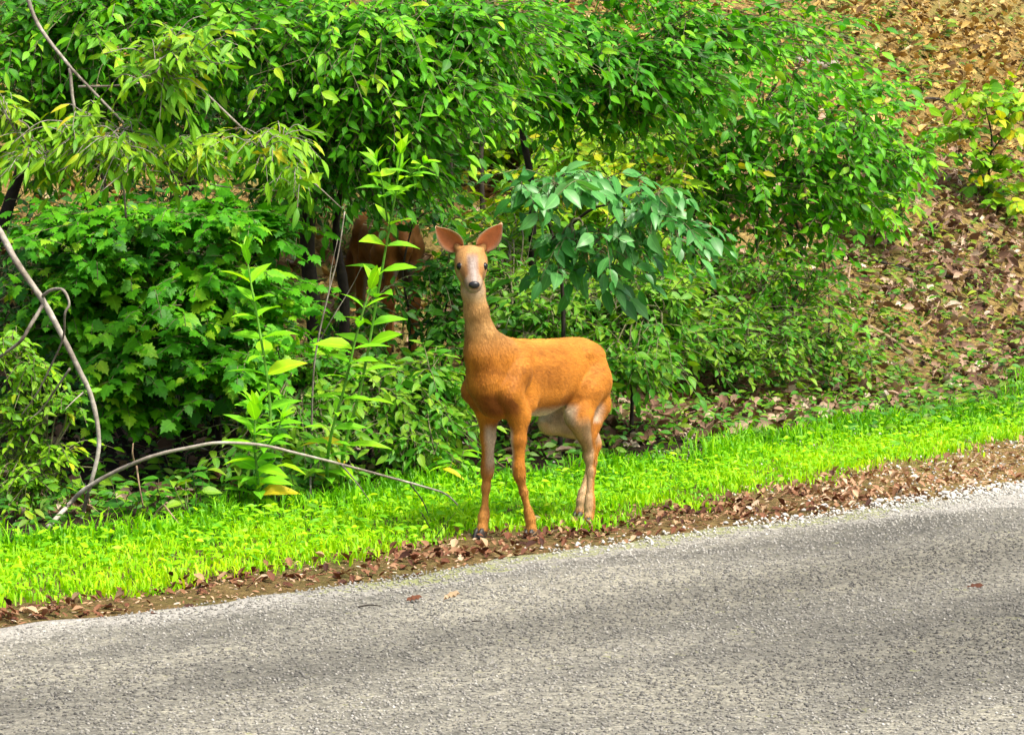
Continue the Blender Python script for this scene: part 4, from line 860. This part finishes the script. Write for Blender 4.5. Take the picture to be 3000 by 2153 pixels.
# ------------------------------------------------------------------ bare branches and dead stalks
b0 = hit(225, 1570)
th = thing('bare_branch', 'thick bare grey branch hanging down in a curve into the ditch', 'branch', b0)
tube('limb', [b0, at(235, 1530, 12.9), at(265, 1420, 12.8), at(290, 1300, 12.8), at(270, 1170, 12.8), at(230, 1080, 12.8), at(180, 980, 12.8), at(125, 880, 12.8), at(50, 770, 12.8), at(0, 680, 12.85), at(-80, 560, 12.9), at(-140, 440, 13.0)], .007, .016, M['bark_pale'], th, 8, .04, 6, b0)
tube('twig', [at(122, 870, 12.8), at(150, 850, 12.75), at(185, 850, 12.7), at(203, 890, 12.7), at(190, 920, 12.7), at(185, 990, 12.75), at(150, 1070, 12.8), at(110, 1150, 12.85), at(60, 1220, 12.9)], .008, .003, M['bark_grey'], th, 6, .04, 5, b0)
tube('twig', [at(128, 890, 12.8), at(85, 960, 12.75), at(60, 1000, 12.75), at(0, 1045, 12.8), at(-40, 1070, 12.8)], .009, .006, M['bark_grey'], th, 6, .04, 5, b0)
tube('twig', [at(205, 1080, 12.8), at(170, 1130, 12.85), at(120, 1200, 12.9), at(70, 1240, 12.9)], .006, .003, M['bark_grey'], th, 6, .04, 5, b0)
tube('twig', [at(243, 1150, 12.8), at(215, 1175, 12.75), at(190, 1200, 12.7)], .004, .002, M['bark_grey'], th, 5, .04, 4, b0)
b1 = hit(140, 1545)
th = thing('arched_branch', 'long bare grey branch arching over the ditch down to the grass', 'branch', b1)
tube('limb', [b1, at(200, 1480, 12.75), at(250, 1432, 12.7), at(340, 1380, 12.65), at(450, 1335, 12.6), at(560, 1310, 12.6), at(640, 1297, 12.6), at(760, 1303, 12.65), at(880, 1330, 12.7), at(1000, 1360, 12.8), at(1130, 1395, 12.9), at(1250, 1428, 13.0), at(1310, 1450, 13.1), at(1360, 1500, 13.1)], .011, .0035, M['bark_pale'], th, 8, .05, 6, b1)
tube('twig', [at(395, 1360, 12.65), at(388, 1330, 12.6), at(390, 1298, 12.6)], .005, .003, M['bark_tan'], th, 5, .04, 4, b1)
tube('twig', [at(400, 1365, 12.65), at(408, 1420, 12.6), at(420, 1485, 12.6)], .005, .003, M['bark_tan'], th, 5, .04, 4, b1)
tube('twig', [at(1000, 1360, 12.8), at(1050, 1420, 12.7), at(1085, 1470, 12.7)], .004, .002, M['bark_grey'], th, 5, .04, 4, b1)
tube('twig', [at(1200, 1415, 12.95), at(1240, 1470, 12.9), at(1262, 1530, 12.8)], .004, .002, M['bark_dark'], th, 5, .04, 4, b1)
def stalk(label, pts, r0, r1, mat, cat='stalk', name='dead_stalk', forks=(), group=None):
    b = hit(*pts[0]); P = [b - np.array([0, 0, .02])] + [at(*p) for p in pts[1:]]
    if not forks:
        return tube(name, P, r0, r1, M[mat], None, 6, .05, 6, b, label=label, cat=cat, group=group, loc=b)
    t = thing(name, label, cat, b, group); tube('stem', P, r0, r1, M[mat], t, 6, .05, 6, b)
    for f in forks: tube('twig', [at(*p) for p in f], r1, r1 * .5, M[mat], t, 5, .05, 5, b)
    return t
stalk('tall thin pale dead stalk rising beside the tallest weed', [(908, 1485), (912, 1300, 13.9), (918, 1100, 13.9), (935, 980, 13.9), (965, 850, 13.9), (990, 750, 13.9), (1010, 620, 13.9)], .0055, .003, 'bark_grey',
      forks=[[(930, 1010, 13.9), (975, 930, 13.85), (1030, 840, 13.85), (1060, 780, 13.8)], [(965, 850, 13.9), (970, 790, 13.9), (990, 700, 13.9)]])
stalk('short broken tan stick leaning out of the grass below the arched branch', [(430, 1545), (460, 1500, 12.6), (490, 1472, 12.55)], .006, .004, 'bark_tan', 'stick', 'broken_stick', [[(480, 1478, 12.55), (545, 1560, 12.4), (620, 1650, 12.25)]])
stalk('forked dark twig lying at the grass edge before the doe', [(1250, 1640), (1270, 1580, 12.5), (1245, 1520, 12.5), (1232, 1500, 12.5)], .004, .002, 'bark_dark', 'twig', 'forked_twig', [[(1272, 1578, 12.5), (1310, 1530, 12.5), (1335, 1500, 12.5)]])
stalk('thin reddish twig standing in the ditch shade', [(310, 1540), (320, 1480, 12.9), (335, 1440, 12.9)], .004, .002, 'bark_tan', 'twig', 'upright_twig')
stalk('flat grey weathered slat of wood poking from the grass by the small-leaved bush', [(45, 1650), (80, 1620, 12.3), (112, 1600, 12.35)], .012, .010, 'bark_tan', 'stick', 'weathered_stick')

def ground_stick(label, pts, r0, r1, mat, lift=.03, name='fallen_stick', cat='stick'):
    P = [hit(*p) + np.array([0, 0, lift]) for p in pts]; b = P[0]
    return tube(name, P, r0, r1, M[mat], None, 7, .08, 6, b, label=label, cat=cat, loc=b)
ground_stick('long dark fallen stick lying across the leaves on the bank', [(2450, 760), (2580, 780), (2700, 812), (2860, 830)], .016, .008, 'bark_dark')
ground_stick('pale fallen branch stub on the bank below the long dark stick', [(2545, 975), (2600, 1005), (2670, 1055)], .02, .014, 'bark_tan', .04)
ground_stick('thin pale bent twig on the lower bank', [(2690, 985), (2730, 955), (2752, 905)], .007, .004, 'bark_tan', .05)
ground_stick('curved reddish root standing out of the bank leaves', [(2490, 940), (2485, 860), (2492, 800)], .010, .005, 'bark_tan', .06)
for k, (u, v, l, a) in enumerate([(1360, 1843, .07, 2.6), (1050, 1795, .08, 2.2), (1410, 2140, .06, 1.8)]):
    p = hit(u, v); d = np.array([math.cos(.1), .25, 0]) * l
    tube('road_twig', [p + [0, 0, .022], p + d * .5 + [0, .01, .026], p + d + [0, 0, .022]], .0035, .002, M['bark_dark'], None, 5, .1, 4, p, loc=p,
         label=['short dark twig lying on the open asphalt', 'dark twig on the asphalt next to a brown leaf', 'dark twig on the asphalt far from the verge'][k], cat='twig')
for u, v, s, tn, lb in [(1300, 1773, .06, .95, 'pale dry leaf lying alone on the asphalt'), (1190, 1778, .06, .3, 'brown dry leaf on the asphalt beside a twig'), (2395, 2080, .06, .62, 'tan dry leaf on the asphalt in the painted shadow patch'), (2830, 1745, .07, .2, 'dark curled leaf on the asphalt by the gravel')]:
    p = hit(u, v); e = thing('dry_leaf', lb, 'leaf', p); leaf_single('dead_flat', 'litter', p + [0, 0, .025], (1, .2, .05), (0, -.3, 1), s, e, p, tn, 'blade')

def brush(label, n, s0, s1, t0, t1, L=(.12, .45)):
    P, s_, t_ = litter_pts(n, s0, s1, t0, t1, lambda s, t: RNG.random(len(s)) < patch(s, t, 1.9, 1.4)); lines = []
    for p in P:
        az = RNG.uniform(0, 6.28); l = RNG.uniform(*L); d = np.array([math.cos(az), math.sin(az), 0]) * l; e = p + d; e[2] = ground_z(e[0], e[1]) + RNG.uniform(.01, .14)
        q = p + [0, 0, RNG.uniform(.01, .05)]; lines.append((catmull([q, (q + e) / 2 + RNG.normal(size=3) * .02, e], 3), RNG.uniform(.002, .006), .0012))
    tubes('brushwood', lines, M['bark_tan'], None, (0, 0, 0), 4, label=label, cat='brushwood', kind='stuff')
def patch(s, t, a, b): return .5 + .5 * np.sin(a * s + 1.7 * np.sin(b * t)) * np.sin(b * 1.1 * t + 1.3 * np.sin(a * .9 * s))
brush('tangle of dead tan twigs lying over the lower bank', 900, 2.6, 6.0, 4.5, 13)
brush('dead twigs and sticks strewn over the upper hillside', 420, 6.0, 11, 5, 20)
brush('dead twigs in the shaded ditch under the arched branch', 160, 1.6, 3.6, -2.5, 3, (.1, .3))
ground_stick('grey mossy log end resting on the upper hillside leaves', [(2330, 190), (2400, 205), (2450, 200)], .05, .035, 'bark_grey', .03, 'fallen_log', 'log')
ground_stick('crooked dark branch lying on the golden upper slope', [(2640, 330), (2720, 300), (2800, 310), (2850, 290)], .016, .007, 'bark_dark')

# ------------------------------------------------------------------ herbs on the slope and under the shrubs
def herb(u, v, kind, mat, size, n, label, group, h=.22, cat='plant', name='herb_clump'):
    b = hit(u, v); th = thing(name, label, cat, b, group); lines = []
    for k in range(max(3, n // 4)):
        az = RNG.uniform(0, 6.28); e = b + np.array([math.cos(az) * .5, math.sin(az) * .5, 1.0]) * h * RNG.uniform(.6, 1.1); C = catmull([b, (b + e) / 2 + RNG.normal(size=3) * .015, e], 4); lines.append((C, .003, .0015))
        for j in range(4):
            p = C[min(len(C) - 1, 2 + 2 * j)]; aa = RNG.uniform(0, 6.28)
            leaf_single(kind, mat, p, (math.cos(aa), math.sin(aa), .1), np.array([0, -.4, 1.0]) + RNG.normal(size=3) * .3, size * RNG.uniform(.7, 1.2), th, b)
    tubes('stems', lines, M['bark_twig'], th, b, kind='stuff')
for u, v in [(1760, 1180), (1830, 1120), (1900, 1190), (1950, 1100), (2030, 1160), (2090, 1080), (2150, 1150), (2230, 1090), (2300, 1140), (2120, 1010), (2200, 980), (2020, 960), (2300, 1010), (2380, 1090), (1850, 1040), (2430, 1140), (2500, 1090), (2360, 960), (2210, 860), (2120, 900), (1950, 900), (2280, 900)]:
    herb(u, v, 'ovate', 'leaf_herb', .085, 16, 'green herb clump under the dark stemmed shrub', 'herbs under the dark stemmed shrub', .2)
for u, v in [(2560, 1060), (2640, 1110), (2720, 1060), (2800, 1120), (2890, 1060), (2960, 1110), (2600, 960), (2770, 960), (2880, 900), (2960, 980), (2500, 900), (2660, 870), (2940, 560), (2960, 640), (2900, 760), (2730, 700), (2560, 700), (2420, 760)]:
    herb(u, v, 'ovate', 'leaf_moss', .08, 12, 'dull yellow green herb among dead leaves on the bank', 'herbs on the leaf covered bank', .12)
for u, v in [(2300, 130), (2340, 90), (2420, 110), (2520, 170), (2570, 90), (2480, 240), (2200, 150), (2650, 230), (2550, 290), (2620, 60), (2720, 180), (2400, 170), (2480, 120), (2560, 210), (2250, 60), (2380, 260), (2650, 150), (2600, 320), (2700, 270), (2150, 100), (2760, 110), (2460, 40)]:
    herb(u, v, 'ovate', 'leaf_moss', .10, 16, 'muted green plant on the upper hillside', 'plants on the upper hillside', .2)
for u, v in [(1290, 1420), (1340, 1400), (1270, 1380)]:
    herb(u, v, 'lance', 'leaf_weed', .16, 12, 'tuft of long grass blades at the verge behind the doe forelegs', 'long grass tufts behind the doe forelegs', .12)
for u, v in [(620, 1500), (700, 1490), (560, 1470), (860, 1470), (930, 1450), (500, 1420), (420, 1400), (330, 1460), (180, 1515), (260, 1500), (380, 1515), (480, 1510), (90, 1530), (560, 1520)]:
    herb(u, v, 'ovate', 'leaf_herb', .085, 16, 'leafy herb at the back of the verge below the arched branch', 'herbs below the arched branch', .16)

def cover(label, mat, n, size, dens, h=.08):
    P, s_, t_ = litter_pts(n, 1.7, 15, -3, 24, dens); m = len(P); P = P + np.array([0, 0, 1.0]) * RNG.uniform(.0, h, m)[:, None]
    az = RNG.uniform(0, 6.28, m); T = np.stack([np.cos(az), np.sin(az), RNG.normal(.15, .3, m)], -1); N = np.stack([RNG.normal(0, .5, m), RNG.normal(-.5, .5, m), np.ones(m)], -1)
    leaf_stuff('ground_cover', 'ovate', mat, P, T, N, size * RNG.uniform(.5, 1.3, m), RNG.uniform(.1, .9, m), None, (0, 0, 0), label=label, cat='ground cover')
cover('small green seedlings covering the foot of the leafy bank', 'leaf_herb', 110000, .055, lambda s, t: RNG.random(len(s)) < (smooth(5.6, 4.0, s) * smooth(9.0, 7.4, t) * (.15 + .75 * patch(s, t, 2.1, 1.7)) + smooth(3.3, 2.5, s) * .4) * .8 + .02, .12)
cover('dull yellow green seedlings patchy among dead leaves uphill', 'leaf_moss', 90000, .06, lambda s, t: RNG.random(len(s)) < .10 + .9 * smooth(.35, .75, patch(s, t, 1.3, .9)) * smooth(1, 4, t) * smooth(17, 11, t + .3 * s) + .75 * smooth(4.6, 3.0, s) * smooth(5, 7, t) * (.35 + .65 * patch(s, t, 2.7, 2.1)), .12)

# ------------------------------------------------------------------ pebbles along the road edge
def pebble_mesh(seed):
    rs = np.random.default_rng(seed); vs, qs, n = [], [], 6; k = rs.normal(0, .12, (n + 1, 2 * n))
    for i in range(n + 1):
        for j in range(2 * n):
            p_, q_ = math.pi * i / n, math.pi * j / n; r = 1 + (k[i, j] if 0 < i < n else 0); vs.append((r * math.sin(p_) * math.cos(q_), r * math.sin(p_) * math.sin(q_) * .8, r * math.cos(p_) * .55))
    for i in range(n):
        for j in range(2 * n): qs.append((i * 2 * n + j, (i + 1) * 2 * n + j, (i + 1) * 2 * n + (j + 1) % (2 * n), i * 2 * n + (j + 1) % (2 * n)))
    return mesh_np('pebble', np.array(vs), qs, None, M['pebble'], False)
PM = [pebble_mesh(k) for k in range(5)]
for k in range(260):
    t = 1.3 + 6.2 * RNG.random() ** .6; s = (.05 if k % 3 else .05 + .85 * smooth(4.2, 6.5, t) * RNG.random()) + RNG.normal(0, .10); x, y = xy(s, t); o = obj('pebble', PM[k % 5], None, 'pale limestone chip scattered along the gravelly road edge', 'pebble', 'pale chips along the road edge')
    r = .006 + .016 * RNG.random() ** 2; o.location = (x, y, max(float(ground_z(x, y)), .012) + r * .3); o.scale = (r, r, r); o.rotation_euler = (0, 0, RNG.uniform(0, 6))

# ------------------------------------------------------------------ road surfacing chips and shoulder gravel
def chips(name, label, P, r, tint, mat, parent=None, cat=None):
    n = len(P); base = np.array([(1, 0, 0), (0, 1, 0), (-1, 0, 0), (0, -1, 0), (0, 0, .75), (.1, 0, -.6)], float)
    F_ = np.array([(0, 1, 4), (1, 2, 4), (2, 3, 4), (3, 0, 4), (1, 0, 5), (2, 1, 5), (3, 2, 5), (0, 3, 5)])
    J = base[None] * RNG.uniform(.65, 1.25, (n, 6, 1)); az = RNG.uniform(0, 6.28, n); c, s_ = np.cos(az), np.sin(az)
    X = np.stack([J[..., 0] * c[:, None] - J[..., 1] * s_[:, None], J[..., 0] * s_[:, None] + J[..., 1] * c[:, None], J[..., 2]], -1) * r[:, None, None] + P[:, None]
    return obj(name, mesh_np(name, X.reshape(-1, 3), None, (F_[None] + np.arange(n)[:, None, None] * 6).reshape(-1, 3), mat, False, {'tint': np.repeat(tint, 6)}), parent, label=label, cat=cat, kind='stuff')
def chip_mat():
    m, t, b = newmat('road stone chip'); a = node(t, 'ShaderNodeAttribute', attribute_name='tint')
    c = ramp(t, [(0, (.035, .034, .032)), (.4, (.165, .16, .14)), (.75, (.37, .36, .315)), (1, (.66, .64, .57))], a.outputs['Fac']).outputs[0]
    t.links.new(c, b.inputs['Base Color']); b.inputs['Roughness'].default_value = .8; b.inputs['Specular IOR Level'].default_value = .25; return m
M['chip'] = chip_mat()
n = 220000; s_ = RNG.uniform(-6.2, .02, n); t_ = RNG.uniform(-9, 9, n); x, y = xy(s_, t_); z = .012 + .012 * np.clip(-s_, 0, 3) + .004 * np.sin(2.3 * x) * np.sin(1.9 * y)
P = np.stack([x, y, z + .001], -1); u, v = project(P); k = (u > -60) & (u < 3060) & (v < 2230); P = P[k]; s_, t_ = s_[k], t_[k]; n = len(P)
lowf = np.sin(.9 * s_ + .35 * t_ + .7 * np.sin(1.3 * t_)) * np.sin(1.7 * s_ - .5 * t_ + 1)
wr_shade = (np.exp(-((s_ + 1.35) / .38) ** 2) * smooth(4.5, 2.0, t_) + 1.15 * np.exp(-((s_ + 2.6) / .6) ** 2) * smooth(-3.5, -.5, t_)) * (.7 + .3 * np.sin(.8 * t_ + 1.0))  # same wheel tracks and painted tree shadow, for the chips
tint = np.clip(RNG.normal(.50, .12, n) - .26 * wr_shade + .08 * lowf + .28 * smooth(1.0, 5.0, t_) * smooth(-1.6, -.4, s_) + .12 * smooth(-.8, -.2, s_), 0, 1)  # chips also paled along the painted sunlit strip
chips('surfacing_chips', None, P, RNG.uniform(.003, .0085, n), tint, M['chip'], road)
n = 60000; t_ = RNG.uniform(.3, 11, n); s_ = RNG.uniform(-.25, 2.0, n)
k = RNG.random(n) < np.exp(-((s_ - .02) / .12) ** 2) * (.25 + .75 * smooth(1.2, 4.0, t_)) + .9 * smooth(4.6, 6.2, t_) * np.exp(-((s_ - verge_low(t_) + .45) / .34) ** 2) + .10 * smooth(2, 4, t_)
s_, t_ = s_[k], t_[k]; x, y = xy(s_, t_); P = np.stack([x, y, np.maximum(ground_z(x, y), .012) + .002], -1); n = len(P)
chips('gravel', 'fine pale gravel on the road shoulder beside the orange leaves', P, .004 + .010 * RNG.random(n) ** 2, np.clip(RNG.normal(.88, .16, n), 0, 1), M['chip'], None, 'gravel')
